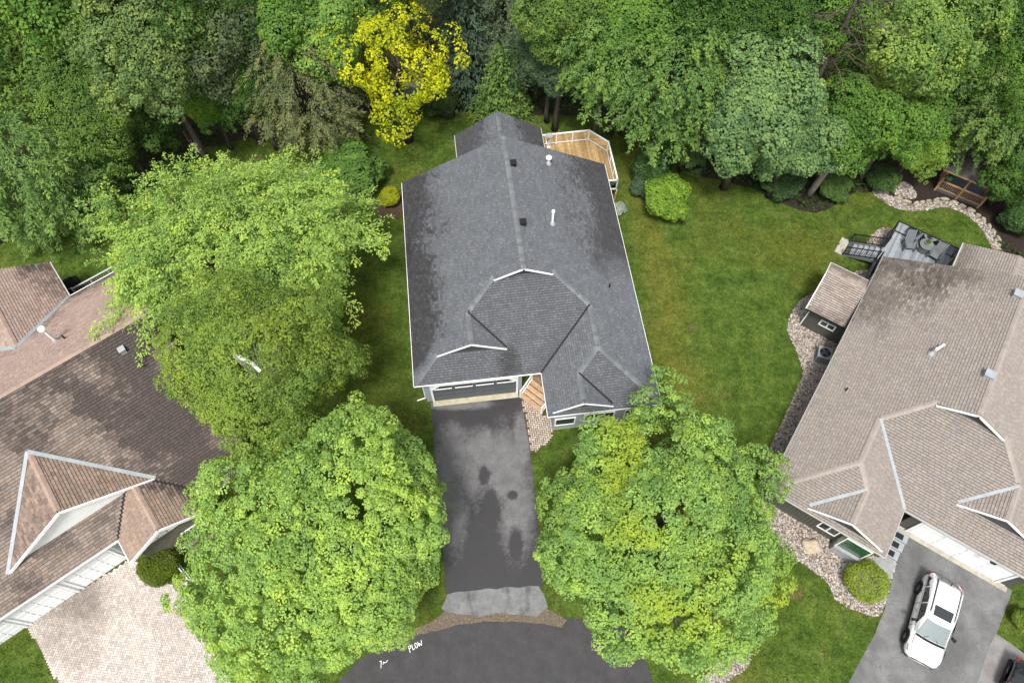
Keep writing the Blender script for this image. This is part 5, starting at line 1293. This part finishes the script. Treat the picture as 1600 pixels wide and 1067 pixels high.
# ------------------------------------------------------------------ cars
def loft(mb, stations, sec, close=True):
    n = len(sec(stations[0])); vs = [p for s in stations for p in sec(s)]
    fs = [(i*n+k, i*n+k+1, (i+1)*n+k+1, (i+1)*n+k) for i in range(len(stations)-1) for k in range(n-1)]
    fs += [tuple(range(n)), tuple(range((len(stations)-1)*n, len(stations)*n))[::-1]]
    mb.mesh(vs, fs)
def make_car(loc, yaw, paint, label):
    f = Frame('parked_car', loc, yaw, label, 'car')
    # x forward; (x, half width, sill z, shoulder z, top z)
    ST = [(-2.30,.62,.5,.78,.92),(-2.24,.78,.36,.85,1.04),(-2.05,.88,.27,.9,1.10),(-1.6,.915,.25,.9,1.09),(-.8,.92,.25,.88,1.05),(.2,.92,.25,.86,1.02),(.75,.915,.25,.85,1.02),(1.0,.91,.25,.85,1.03),(1.6,.90,.26,.82,.97),(2.0,.86,.28,.76,.89),(2.2,.76,.32,.68,.80),(2.32,.58,.4,.6,.68)]
    def sec(s):
        x, w, zs, zh, zt = s
        half = [(w*.9,zs),(w*.99,zs+.12),(w,(zs+zh)/2),(w*.985,zh-.06),(w*.94,zh),(w*.84,zt-.02),(w*.45,zt+.015),(0,zt+.025)]
        return [Vector((x,-y,z)) for y, z in half] + [Vector((x,y,z)) for y, z in half[-2::-1]]
    mb = MB(); loft(mb, ST, sec); body = f.add('body', mb, paint, smooth=True)
    # cabin
    CT = [(-2.24,.66,1.06,.02),(-2.0,.68,1.36,.3),(-1.8,.68,1.57,.5),(-1.6,.69,1.63,.5),(-1.2,.68,1.66,.5),(-.4,.66,1.67,.5),(.05,.63,1.63,.5),(.35,.60,1.5,.35),(1.12,.70,1.03,.02)]
    def csec(s):
        x, w, zt, _ = s; zb = .98; k = (zt-zb)
        wb = .86 if -2.1 < x < .8 else .8
        half = [(wb,zb),(w+.1*(1 if k>.3 else .3),zb+k*.75),(w,zt-.03*min(1,k*2)),(w*.5,zt+.015),(0,zt+.02)]
        return [Vector((x,-y,z)) for y, z in half] + [Vector((x,y,z)) for y, z in half[-2::-1]]
    mb = MB(); loft(mb, CT, csec); f.add('cabin', mb, paint, smooth=True)
    up = lambda p, n=.012: Vector(p)+Vector((0,0,n))
    # windscreen: ruled between cowl and header
    mb = MB(); A0, A1 = (1.14,.70,1.035), (.36,.585,1.525)
    for k in range(6):
        y0, y1 = -1+k/3, -1+(k+1)/3; bow = lambda y: .06*(1-y*y)
        q = lambda A, y: Vector((A[0]+bow(y), A[1]*y, A[2]+.03))
        mb.face([q(A0,y0), q(A0,y1), q(A1,y1), q(A1,y0)])
    f.add('windshield', mb, 'windshield')
    mb = MB()
    for k in range(6):
        y0, y1 = -1+k/3, -1+(k+1)/3; mb.face([Vector((1.16+.06*(1-y*y)+dx, .72*y, zz)) for y, dx, zz in ((y0,.0,1.06),(y1,.0,1.06),(y1,.13,1.05),(y0,.13,1.05))])
    f.add('cowl', mb, 'rubber')
    mb = MB()
    for k in range(4):
        y0, y1 = -1+k/2, -1+(k+1)/2; bw = lambda y: .05*y*y; mb.face([Vector((-2.25+bw(y0),.62*y0,1.11)), Vector((-1.84+bw(y0),.6*y0,1.585)), Vector((-1.84+bw(y1),.6*y1,1.585)), Vector((-2.25+bw(y1),.62*y1,1.11))])
    f.add('rear_window', mb, 'car_glass')
    for sy in (-1, 1):
        for nm, xs in (('front_window', (.75,.28,-.38,-.38)), ('side_window', (-.46,-.46,-1.3,-1.3)), ('quarter_window', (-1.38,-1.38,-1.75,-2.0))):
            x0, x1, x2, x3 = xs; mb = MB(); yb, yt = .872*sy, .765*sy
            mb.face([(x0,yb,1.04),(x1,yt,1.5),(x2,yt,1.52 if x2 > -1.5 else 1.45),(x3,yb,1.06)]); f.add(nm, mb, 'car_glass')
        mb = MB(); mb.tube([(-1.85,.6*sy,1.63),(-1.75,.6*sy,1.71),(-.9,.6*sy,1.735),(-.1,.59*sy,1.72),(0,.58*sy,1.65)], .028, 6); f.add('roof_rail', mb, 'galv' if paint == 'car_white' else 'black')
        mb = MB(); mb.bar((-1.8,.615*sy,1.655),(-.02,.6*sy,1.675), .06, .012); f.add('roof_seam', mb, 'rubber')
        mb = MB(); mb.mesh([(.62,.90*sy,1.02),(.72,1.1*sy,1.02),(.58,1.12*sy,1.02),(.5,.9*sy,1.02),(.62,.90*sy,1.16),(.70,1.1*sy,1.17),(.58,1.12*sy,1.17),(.5,.9*sy,1.16)], [(0,3,2,1),(4,5,6,7),(0,1,5,4),(1,2,6,5),(2,3,7,6),(3,0,4,7)]); f.add('mirror', mb, 'rubber')
        mb = MB(); mb.mesh([(2.05,.84*sy,.68),(2.3,.55*sy,.60),(2.32,.5*sy,.68),(2.1,.78*sy,.80),(1.8,.84*sy,.84),(1.82,.87*sy,.78)], [(0,1,2,3),(0,3,4,5)]); f.add('headlight', mb, 'lamp')
        mb = MB(); mb.box(-2.27,-2.12,sy*.58,sy*.84,.86,1.05); f.add('tail_light', mb, 'tail_red')
        for x in (-1.36, 1.38):
            w = link('wheel', None, f.root, (x, .84*sy, .35)); w.empty_display_size = .1
            for nm, prof, mt in (('tyre', [(.2,-.11),(.33,-.12),(.35,-.08),(.35,.08),(.33,.12),(.2,.11)], 'rubber'), ('rim', [(.02,-.09),(.225,-.09),(.225,.095),(.18,.07),(.05,.09),(.02,.09)], 'rubber')):
                m2 = MB(); m2.lathe(prof, 20); o = m2.build(nm, M[mt], w); o.rotation_euler = (-sy*math.pi/2, 0, 0)
            m2 = MB()
            for k in range(5): a = k*1.2566; m2.bar((.04*math.cos(a), .04*math.sin(a), .1), (.215*math.cos(a), .215*math.sin(a), .1), .06, .02)
            m2.lathe([(.215,.07),(.23,.07),(.23,.11),(.215,.11)], 20); m2.lathe([(.05,.08),(.05,.12),(.02,.12)], 8)
            o = m2.build('spokes', M['chrome'], w); o.rotation_euler = (-sy*math.pi/2, 0, 0)
            mb = MB(); mb.tube([(x+.41*math.cos(t), .905*sy, .35+.41*math.sin(t)) for t in np.linspace(-.15, 3.29, 13)], .045, 6); f.add('wheel_arch', mb, 'rubber')
        mb = MB(); mb.bar((-1.0,.915*sy,.32),(1.0,.915*sy,.32), .03, .14); f.add('sill_trim', mb, 'rubber')
    mb = MB(); mb.face([(.1,-.44,1.66),(.1,.44,1.66),(-.45,.47,1.697),(-.45,-.47,1.697)]); f.add('sunroof', mb, 'car_glass')
    # shut lines, door handles, wipers, bonnet crease
    for sy in (-1, 1):
        for x in (.78, -.42, -1.42):
            m2 = MB(); m2.bar((x,.926*sy,.36),(x,.918*sy,.86), .012, .012); m2.bar((x,.918*sy,.86),(x-.02,.87*sy,1.02), .012, .012); f.add('door_seam', m2, 'rubber')
        for x in (.0, -1.1): m2 = MB(); m2.bar((x-.1,.925*sy,.84),(x+.1,.925*sy,.84), .03, .03); f.add('door_handle', m2, 'chrome')
        m2 = MB(); m2.tube([(1.15,.74*sy,1.05),(1.6,.76*sy,.985),(2.0,.70*sy,.905),(2.2,.56*sy,.82)], .009, 4); f.add('bonnet_seam', m2, 'rubber')
        m2 = MB(); m2.tube([(1.2,.35*sy,1.09),(1.0,.1*sy,1.16),(.85,-.25*sy,1.26)], .012, 4); f.add('wiper', m2, 'rubber')
    m2 = MB(); m2.tube([(2.2,-.56,.82),(2.27,-.2,.80),(2.27,.2,.80),(2.2,.56,.82)], .009, 4); f.add('bonnet_seam', m2, 'rubber')
    m2 = MB(); m2.tube([(-1.72,-.66,1.6),(-1.76,-.3,1.64),(-1.76,.3,1.64),(-1.72,.66,1.6)], .01, 4); f.add('tailgate_seam', m2, 'rubber')
    mb = MB(); mb.bar((-1.75,0,1.68),(-1.9,0,1.76), .03, .07); f.add('antenna_fin', mb, 'rubber')
    mb = MB(); mb.box(2.22,2.33,-.45,.45,.5,.64); mb.box(2.2,2.3,-.7,.7,.3,.42); f.add('grille', mb, 'black')
    mb = MB(); mb.box(2.3,2.345,-.1,.1,.56,.62); f.add('badge', mb, 'chrome')
    mb = MB(); mb.box(-2.33,-2.2,-.75,.75,.36,.55); f.add('bumper', mb, 'rubber')
    return f
wr_, wf_ = pix(1436, 917, .33), pix(1421.5, 1000, .33); h_ = (wf_-wr_); h_.z = 0; h_.normalize()
ctr = (wr_+wf_)/2 + Vector((-h_.y, h_.x, 0))*.86; ctr.z = .012; ctr.x -= .12
make_car(ctr, math.atan2(h_.y, h_.x) - RAD(5), 'car_white', 'white estate car with roof rails parked on the grey driveway')
p = pix(1642, 1098, .5); p.z = .016
make_car(p, RAD(-38), 'car_grey', 'dark grey car cut off by the picture corner beside pale pavement')
# ------------------------------------------------------------------ vegetation
def kind(mesh_limbs, zc, r0, bark='bark', name='trunk', lean=(0, 0)):
    me, limbs = mesh_limbs; return me, trunk_mesh(name, zc, r0, limbs, M[bark], lean), zc
K = {}
K['maple1'] = kind(crown('maple_crown', (6.5,6.2,4.6), 1550, 92, .11, .36, 11, zmin=-.35, lobes=60, lobe_amp=.33, yellow=.4, inner=.6, jit=.22, wob=.24, bulge=(((-1,-.55,-.1),.2,.12),((.75,.8,.1),.12,.08),((-.2,-1,0),.12,.06),((-.7,.6,.1),-.1,.15))), 5.4, .28)
K['maple2'] = kind(crown('maple_crown', (6.4,6.2,4.6), 1400, 92, .112, .37, 23, zmin=-.35, lobes=40, lobe_amp=.42, yellow=.75, gap=.12, gapsz=.008, inner=.5, wob=.22, jit=.22, limb_n=24, yf=.42, yth=.10, bulge=(((.2,1,.2),.14,.06),((1,.3,.1),.14,.07),((-.9,.5,0),.12,.07),((.2,-1,-.1),.16,.1))), 5.3, .28)
K['B1'] = kind(crown('broadleaf_crown', (4,4,4.8), 760, 54, .165, .40, 31, zmin=-.75, lobes=20, lobe_amp=.5), 8, .24)
K['B2'] = kind(crown('broadleaf_crown', (4,4,5), 860, 48, .16, .36, 37, zmin=-.75, lobes=26, lobe_amp=.5, elong=.6), 9, .24)
K['B3'] = kind(crown('broadleaf_crown', (4,4,4.4), 700, 56, .175, .45, 41, zmin=-.75, lobes=18, lobe_amp=.54), 8, .24)
K['fine'] = kind(crown('fine_leaf_crown', (4,4,4.6), 950, 50, .12, .34, 43, zmin=-.75, lobes=28, lobe_amp=.48, elong=.6), 8, .22)
K['ash'] = kind(spray_crown('ash_crown', (4,4,4.8), 720, 56, .19, 1.2, 47, droop=.6, zmin=-.7, elong=.5), 8, .22)
K['locust'] = kind(spray_crown('locust_crown', (7.6,5.2,4.4), 1400, 66, .135, 1.35, 53, droop=.15, zmin=-.3, elong=.5, lobn=34, lob_amp=.42), 6.6, .26)
K['birch'] = kind(crown('birch_crown', (5.2,5.0,5.2), 1350, 60, .105, .36, 59, zmin=-.6, lobes=26, lobe_amp=.42, wob=.3, yellow=.3, elong=.7), 7, .16, 'birch_bark')
K['yellow'] = kind(crown('yellow_crown', (4.2,4.0,5.2), 430, 46, .125, .38, 61, zmin=-.8, lobes=20, lobe_amp=.55, gap=1.6, gapsz=.016, inner=.35, limb_n=26, wob=.3), 7.2, .24)
K['hemlock'] = kind(spray_crown('hemlock_crown', (4,4,5.2), 900, 50, .2, 1.3, 67, droop=.5, zmin=-.8, elong=.3), 5.5, .22)
K['pine'] = kind(spray_crown('pine_crown', (3.4,3.4,5.0), 560, 60, .2, 1.25, 71, droop=.6, zmin=-.85, elong=.24), 6, .2)
K['spruce'] = (conifer('spruce_crown', 3.0, 7.5, 17, 73, leaf=.24, tip=.75, perb=70), None, 0.1)
K['darkspruce'] = (conifer('spruce_crown', 3.2, 14, 22, 79, leaf=.3, tip=.3, perb=64), None, 0.4)
K['shrub'] = (crown('shrub_crown', (1,1,.9), 260, 34, .08, .15, 83, zmin=-.25, lobes=26, lobe_amp=.34, wob=.3)[0], None, .75)
K['shrub2'] = (crown('shrub_crown', (1,1,1), 420, 40, .07, .14, 89, zmin=-.5, lobes=18, lobe_amp=.42, wob=.2)[0], None, .95)
K['ball'] = (crown('clipped_crown', (1,1,.95), 1500, 16, .06, .06, 97, zmin=-.6, lobes=60, lobe_amp=.07, elong=.4, inner=.85)[0], None, .8)

def LF(c, k=2.0): return (c[0]*k*1.04, c[1]*k*1.03, c[2]*k*1.2)
def tree(k, u, v, zc, r, color, label, group=None, rz=None, rot=None, ry=None, cat='tree', name='tree', base=4.0):
    """crown centre seen at (u,v) at height zc; r = crown radius in metres"""
    cm, tm, z0 = K[k]; p = pix(u, v, zc); s_ = r/base
    sy = (ry or r)/base; sz = s_ if rz is None else rz
    return plant(K[k], p.x, p.y, zc, label, cat, group, RAD(rot if rot is not None else (u*37+v*91) % 360), (s_, sy, sz), LF(color) if k != 'yellow' else color, name)
G = 'trees along the edge of the wood'
DK, MD, BR, OL, BL, LM = (.036,.072,.014), (.056,.108,.018), (.085,.155,.022), (.068,.112,.022), (.078,.128,.042), (.11,.175,.028)
_unused = (.034,.066,.014), (.052,.098,.018), (.08,.14,.022), (.066,.096,.026), (.074,.118,.045), (.11,.165,.03)
# the four garden trees
t = plant(K['maple1'], *pix(515, 834, 5.4)[:2], 5.4, 'dense round light green maple on the left of the driveway', 'tree', None, 0, (1.04,1.05,1.05), (.285,.43,.105), 'maple_tree')
t = plant(K['maple2'], *pix(1032, 822, 5.3)[:2], 5.3, 'lumpy green maple with yellow patches on the right of the driveway', 'tree', None, 0, (1.04,1.1,1.05), (.235,.375,.10), 'maple_tree')
t = plant(K['locust'], *pix(360, 400, 6.6)[:2], 6.6, 'feathery yellow-green locust tree spreading behind the birch', 'tree', None, RAD(8), (1.16,1.25,1.05), (.27,.40,.10), 'locust_tree')
t = plant(K['birch'], *pix(402, 572, 8.3)[:2], 8.3, 'birch with small leaves and a white limb showing, between locust and maple', 'tree', None, RAD(40), (1.0,1.02,1), (.2,.29,.06), 'birch_tree')
mb = MB(); inv = t.rotation_euler.to_matrix().inverted(); lc = lambda u, v, z: inv @ (pix(u, v, z) - t.location)
mb.tube([(0,0,3), lc(368,556,11), lc(375,557,12.9), lc(392,566,13.3), lc(404,577,13.1), lc(409,574,12.6)], [.15,.12,.1,.085,.07,.04], 8); mb.build('limb', M['birch_bark'], t)
# edge of the wood, left to right
T = [
 ('hemlock', 42,258,5.5,4.2,(.08,.132,.034),'feathery hemlock hanging over the left lawn edge'),
 ('B1', 160,244,4.0,2.1,MD,'small leafy tree beside the feathery hemlock on the lawn edge'),
 ('B2', 55,95,9,4.4,OL,'olive green tree in the far left corner of the wood'),
 ('fine', 150,165,7.5,3.8,OL,'fine leaved dull green tree behind the feathery hemlock'),
 ('B2', 225,80,10.5,4.2,(.08,.118,.034),'tall grey-green oak in the wood between two olive trees'),
 ('B3', 226,196,4.6,2.4,DK,'dark low tree just left of the flag'),
 ('B2', 335,60,9.5,4.2,(.058,.08,.032),'tall olive oak right of the grey-green oak'),
 ('B3', 322,160,5.0,2.2,BR,'small bright green tree right above the flag'),
 ('fine', 390,130,6.5,3.2,DK,'dark fine leaved tree between the flag and the drooping pine'),
 ('pine', 470,142,6.0,3.3,(.088,.102,.042),'drooping olive pine left of the yellow tree'),
 ('B1', 435,15,10.5,4.0,MD,'tall green tree behind the drooping pine'),
 ('B3', 520,38,9.8,3.6,(.085,.145,.028),'fresh green tree touching the left of the yellow tree'),
 ('yellow', 618,100,7.4,5.1,(.40,.44,.02),'bright yellow tree with open crown behind the lawn'),
 ('darkspruce', 728,70,4.5,2.8,(.04,.062,.034),'dark tall spruce right of the yellow tree'),
 ('fine', 862,88,6.4,3.2,(.046,.076,.034),'dark bluish fine leaved tree right of the bright tipped spruce'),
 ('pine', 812,30,5.8,3.2,(.062,.086,.044),'blue-green pine high behind the bright tipped spruce'),
 ('B2', 880,20,10.5,3.4,OL,'tall olive tree behind the dark bluish tree'),
 ('ash', 950,88,8.2,3.3,(.07,.12,.028),'ash with hanging green leaves behind the deck'),
 ('B1', 985,25,10.5,3.8,MD,'tall mid green tree behind the hanging ash'),
 ('ash', 1060,125,8,4.0,(.062,.108,.026),'broad ash with layered leaves right of the hanging ash'),
 ('B2', 1098,15,11,3.8,DK,'tall dark tree behind the broad ash'),
 ('fine', 1078,215,3.6,2.4,(.042,.075,.022),'low dark tree at the lawn edge under the broad ash'),
 ('B1', 1185,165,8.2,4.2,BL,'silvery blue-green maple facing the lawn'),
 ('fine', 1165,40,10.5,3.6,DK,'tall dark tree behind the silvery maple'),
 ('B3', 1245,225,5.6,3.2,BL,'lower silvery maple left of the pale leaning trunk'),
 ('B1', 1330,195,6.4,3.3,MD,'mid green tree above the pale leaning trunk'),
 ('B2', 1418,80,10,4.4,(.092,.142,.03),'tall lime green oak right of the bare branches'),
 ('B3', 1405,195,6,3.0,MD,'mid green tree beneath the lime green oak'),
 ('fine', 1438,228,3.6,2.3,LM,'small lime tree left of the gazebo'),
 ('B1', 1488,20,11.5,3.4,(.08,.13,.03),'tall light green tree behind the lime oak'),
 ('B2', 1562,50,10,4.0,DK,'tall dark tree in the far right corner of the wood'),
 ('ash', 1560,172,6.4,3.4,(.062,.10,.026),'layered green tree leaning over the gazebo roof'),
 ('fine', 1600,130,8.5,3.6,MD,'green tree cut by the right picture edge above the gazebo'),
 ('B3', 1603,262,4.2,2.6,DK,'low dark tree right of the gazebo'),
 ('B3', 1300,20,11.5,3.0,MD,'green treetop directly behind the bare trunk'),
 ('B1', 120,10,11.5,4.6,MD,'green treetop at the picture top near the far left corner'),
 ('fine', 300,-5,12,4.4,DK,'dark treetop at the picture top behind the oaks'),
 ('B2', 625,-70,12,3.8,DK,'dark treetop behind the yellow tree'),
 ('darkspruce', 760,5,4,3.2,(.035,.055,.032),'dark spruce top between yellow tree and blue-green pine'),
 ('B1', 1230,-15,12.5,3.8,DK,'dark treetop behind the silvery maple at the picture top'),
]
for k, u, v, zc, r, c, lab in T:
    r *= 1.1; v -= 6
    if k == 'darkspruce': tree(k, u, v, zc, r, c, lab, G, rz=1, base=3.2, name='spruce_tree')
    else: tree(k, u, v, zc, r, c, lab, G, base=3.4 if k == 'pine' else 4.2 if k == 'yellow' else 4.0, name={'hemlock':'hemlock_tree','pine':'pine_tree','ash':'ash_tree'}.get(k, 'tree'))
tree('spruce', 783, 122, 3.7, 2.7, (.062,.105,.024), 'bushy spruce with bright green tips behind the house', G, rz=.92, base=3.0, name='spruce_tree')
# storm-damaged bare trunk and visible stems
def bare(u0, v0, H_, lean, r0, mat, label, twigs, name='bare_tree', zt=(.55,1), seed=3):
    p = pix(u0, v0, 0); rg = random.Random(seed); r = empty(name, p, 0, label, 'tree'); mb = MB()
    top = Vector((lean[0], lean[1], H_)); ax = lambda f: top*f + Vector((.15*math.sin(f*4), .1*math.sin(f*5), 0))
    mb.tube([ax(k/6) for k in range(7)], [r0*(1.25-.13*k) for k in range(7)], 8); mb.build('trunk', M[mat], r, smooth=True)
    for k in range(twigs):
        f = rg.uniform(*zt); a = rg.uniform(0, 6.28); L = rg.uniform(1.4, 3.4); b = ax(f); mb = MB()
        d = Vector((math.cos(a), math.sin(a), rg.uniform(-.1,.6)))
        e = b + d*L; mid = b.lerp(e, .5)+Vector((0,0,.25)); mb.tube([b, mid, e], [.045,.028,.008], 5)
        for j in range(4):
            q = b.lerp(e, rg.uniform(.35,.95))+Vector((0,0,.12)); mb.tube([q, q+Vector((d.x+rg.uniform(-.9,.9), d.y+rg.uniform(-.9,.9), rg.uniform(-.3,.5)))*rg.uniform(.5,1.1)], [.016,.006], 4)
        mb.build('branch', M[mat], r, smooth=True)
b0 = pix(1279, 95, 9)
bu = pix(1279, 95, 9)
def stem_at(u, v, z):      # ground pixel below a point seen at height z
    w = pix(u, v, z); d = w.y*_c + CAM_H*_s; return 800 + F_PX*w.x/d, 533.5 - F_PX*(w.y*_s - CAM_H*_c)/d
bare(*stem_at(1283, 85, 10.5), 15.5, (.8,.2), .21, 'bark', 'tall half bare tree with broken pale branches among the maples', 40, zt=(.55,.95))
bare(1264, 304, 6, (.7,.3), .22, 'pale_bark', 'pale leaning trunk rising from the mulch at the lawn edge', 3, 'leaning_tree', (.8,1), 9)
bare(1503, 152, 7, (.5,.2), .2, 'pale_bark', 'bare brown trunk standing left of the dark corner tree', 3, 'leaning_tree', (.8,1), 12)
bare(984, 186, 7, (.1,.3), .24, 'bark', 'straight brown trunk under the hanging ash by the lawn', 2, 'leaning_tree', (.8,1), 15)

# shrubs
def shrub(k, u, v, z, r, color, label, rz=None, cat='shrub', group=None, name='shrub'):
    p = pix(u, v, z); return plant(K[k], p.x, p.y, z, label, cat, group, RAD((u*53+v*17) % 360), (r, r, rz or r), LF(color, 1.3), name)
shrub('shrub2', 543, 270, 1.6, 2.75, (.072,.142,.028), 'large round green shrub left of the grey house', 1.9)
shrub('shrub', 609, 311, .4, .82, (.25,.27,.015), 'small golden yellow shrub in brown mulch', .8)
shrub('shrub2', 1038, 311, 1.5, 1.95, (.118,.205,.026), 'lime green shrub standing alone on the lawn', 1.8)
shrub('shrub2', 1012, 268, 1.4, 1.5, (.052,.105,.03), 'green shrub behind the lime shrub', 1.8)
shrub('shrub', 1004, 292, .8, .9, (.075,.12,.06), 'grey-green shrub between deck and lime shrub', 1.0)
shrub('ball', 250, 884, .6, 1.05, (.085,.125,.014), 'round evergreen beside the white handrail', 1.0)
shrub('ball', 1352, 909, .6, 1.08, (.18,.245,.032), 'clipped lime green ball shrub on the gravel', 1.0)
shrub('shrub', 967, 326, .5, .55, (.3,.34,.26), 'white flowering plant against the grey house wall', .6)
shrub('shrub2', 1592, 345, 1, 1.5, (.05,.10,.03), 'dark green shrub below the gazebo at the picture edge', 1.2)
shrub('shrub', 1596, 305, .9, 1.1, (.1,.17,.025), 'bright green shrub right of the gazebo rail', 1.1)
shrub('shrub2', 1225, 287, 1.0, 1.7, (.045,.085,.028), 'low green shrub in the mulch bed left of the leaning trunk', 1.2)
shrub('shrub2', 1302, 292, .8, 1.4, (.055,.105,.026), 'low spreading green shrub right of the leaning trunk', .9)
shrub('shrub', 1378, 280, .7, 1.3, (.05,.095,.024), 'green shrub at the start of the river gravel', 1.0)
shrub('shrub', 1598, 968, .5, .6, (.14,.2,.03), 'small bright plant on the grass triangle beside the driveway', .7)
shrub('shrub2', 985, 205, .8, 1.1, (.03,.055,.016), 'dark low shrub by the brown trunk behind the deck', .9)
shrub('shrub2', 690, 158, 1.0, 1.8, (.035,.06,.018), 'dark shrub between yellow tree and spruce', 1.2)
shrub('shrub2', 275, 262, .7, 1.3, (.045,.075,.018), 'low green shrub below the flag', .9)
shrub('shrub', 925, 645, .4, .7, (.05,.095,.024), 'green shrub under the front windows of the grey house', .7)
shrub('shrub', 958, 640, .4, .6, (.06,.105,.026), 'second green shrub under the front windows, nearest the maple', .6)
for (u, v, lab) in ((1482, 279, 'hanging basket of blue-green leaves on the gazebo corner facing the lime tree'), (1546, 306, 'hanging basket of green leaves on the gazebo corner above the path')):
    p = pix(u, v, 1.55); r = empty('hanging_basket', p, 0, lab, 'hanging basket', 'gazebo baskets')
    mb = MB(); mb.lathe([(.08,-.14),(.16,-.02),(.17,0),(.1,-.02)], 10); mb.build('basket', M['rubber'], r)
    mb = MB(); [mb.tube([(.15*math.cos(a), .15*math.sin(a), 0), (0,0,.55)], .006, 4) for a in (0,2.1,4.2)]; mb.build('wire', M['black'], r)
    c = link('foliage', K['shrub'][0], r, (0,0,.05), 0, .28); c.color = (.07,.14,.07,1)
c = link('foliage', K['shrub'][0], fb.root, (0,0,.12), 0, .2); c.color = (.12,.2,.05,1)

# undergrowth that fills the floor of the wood
def scatter(name, poly, n, zfun, leaf, color, seed, skip=()):
    rng = np.random.default_rng(seed); a = np.array([(p[0], p[1]) for p in poly]); lo, hi = a.min(0), a.max(0)
    lo = np.maximum(lo, [-48, 20]); hi = np.minimum(hi, [48, 66])
    q = lo + rng.random((n, 2))*(hi-lo); q = q[inside(poly, q[:,0], q[:,1])]
    for s_ in skip: q = q[~inside(s_, q[:,0], q[:,1])]
    N = len(q); h = np.array([mnoise.noise(Vector((x*.35, y*.35, seed))) for x, y in q])
    z = np.clip(h+.25, 0.02, 1)*zfun*rng.random(N)**.5 + .03
    tint = np.stack([np.clip(rng.normal(.5,.2,N),0,1), np.clip(.5+h*.8,0,1), np.zeros(N)], 1)
    ln = leaf*rng.uniform(.6,1.4,N)
    o = link(name, leaf_mesh(name, np.column_stack([q, z]), np.array([0,0,1.])+rng.normal(size=(N,3))*.5, ln, ln*.7, tint, rng)); o.color = (*color, 1)
    return tag(o, kind='stuff')
floor_poly = [(p.x, p.y) for p in ff] + [(60, 34), (60, 70), (-60, 70), (-60, 40)]
gz = [tuple(FG.world(p)[:2]) for p in ((-2.6,-1.4,0),(2.6,-1.4,0),(2.6,4,0),(-2.6,4,0))]
scatter('undergrowth', floor_poly, 90000, 1.6, .26, (.045,.085,.02), 5, [[(p[0],p[1]) for p in gmul], gz])

# grass blades over the lawns
def grass(n, seed):
    rng = np.random.default_rng(seed); q = np.column_stack([rng.uniform(-42, 42, n), rng.uniform(-1, 44, n)])
    vis = np.abs(q[:,0]) < 27 + (q[:,1])*.36; q = q[vis]
    for p in EXC: q = q[~inside(p, q[:,0], q[:,1])]
    N = len(q); a = rng.random(N)*6.283; L = rng.uniform(.05,.11,N); w = rng.uniform(.012,.03,N)
    c, s_ = np.cos(a), np.sin(a); V = np.zeros((N,3,3), np.float32)
    V[:,0,0] = q[:,0]-s_*w; V[:,0,1] = q[:,1]+c*w; V[:,1,0] = q[:,0]+s_*w; V[:,1,1] = q[:,1]-c*w
    V[:,2,0] = q[:,0]+c*L; V[:,2,1] = q[:,1]+s_*L; V[:,2,2] = rng.uniform(.02,.07,N)
    me = bpy.data.meshes.new('grass'); me.vertices.add(3*N); me.vertices.foreach_set('co', V.ravel())
    me.loops.add(3*N); me.loops.foreach_set('vertex_index', np.arange(3*N, dtype=np.int32))
    me.polygons.add(N); me.polygons.foreach_set('loop_start', np.arange(0,3*N,3,dtype=np.int32)); me.polygons.foreach_set('loop_total', np.full(N,3,dtype=np.int32))
    me.materials.append(M['lawn']); me.update(calc_edges=True)
    return tag(link('grass', me), kind='stuff')
grass(330000, 8)

# clover heads dotted over the lawn
def clover(n, seed):
    rng = np.random.default_rng(seed); q = np.column_stack([rng.uniform(-40, 40, n), rng.uniform(0, 42, n)])
    f = np.array([mnoise.noise(Vector((x*.25, y*.25, 3))) for x, y in q]); q = q[(np.abs(q[:,0]) < 27 + q[:,1]*.36) & (f > -.05)]
    for p in EXC: q = q[~inside(p, q[:,0], q[:,1])]
    N = len(q); z = np.full(N, .07); ln = rng.uniform(.03,.06,N)
    o = link('clover', leaf_mesh('clover', np.column_stack([q, z]), np.array([0,0,1.])+rng.normal(size=(N,3))*.2, ln, ln*.9, np.full((N,3), [.5,.5,0]), rng)); o.color = (.34,.36,.24,1)
    return tag(o, kind='stuff')
clover(7000, 4)

def weeds(n, seed):
    rng = np.random.default_rng(seed); q = np.column_stack([rng.uniform(-40, 40, n), rng.uniform(0, 42, n)]); q = q[np.abs(q[:,0]) < 27 + q[:,1]*.36]
    q = np.repeat(q, 9, 0) + rng.normal(0, .09, (len(q)*9, 2))
    for p in EXC: q = q[~inside(p, q[:,0], q[:,1])]
    N = len(q); ln = rng.uniform(.06,.15,N)
    o = link('weeds', leaf_mesh('weeds', np.column_stack([q, rng.uniform(.04,.1,N)]), np.array([0,0,1.])+rng.normal(size=(N,3))*.3, ln, ln*.5, np.column_stack([rng.uniform(.2,.9,N), rng.uniform(.2,.9,N), np.zeros(N)]), rng)); o.color = (.07,.125,.02,1)
    return tag(o, kind='stuff')
weeds(2600, 14)
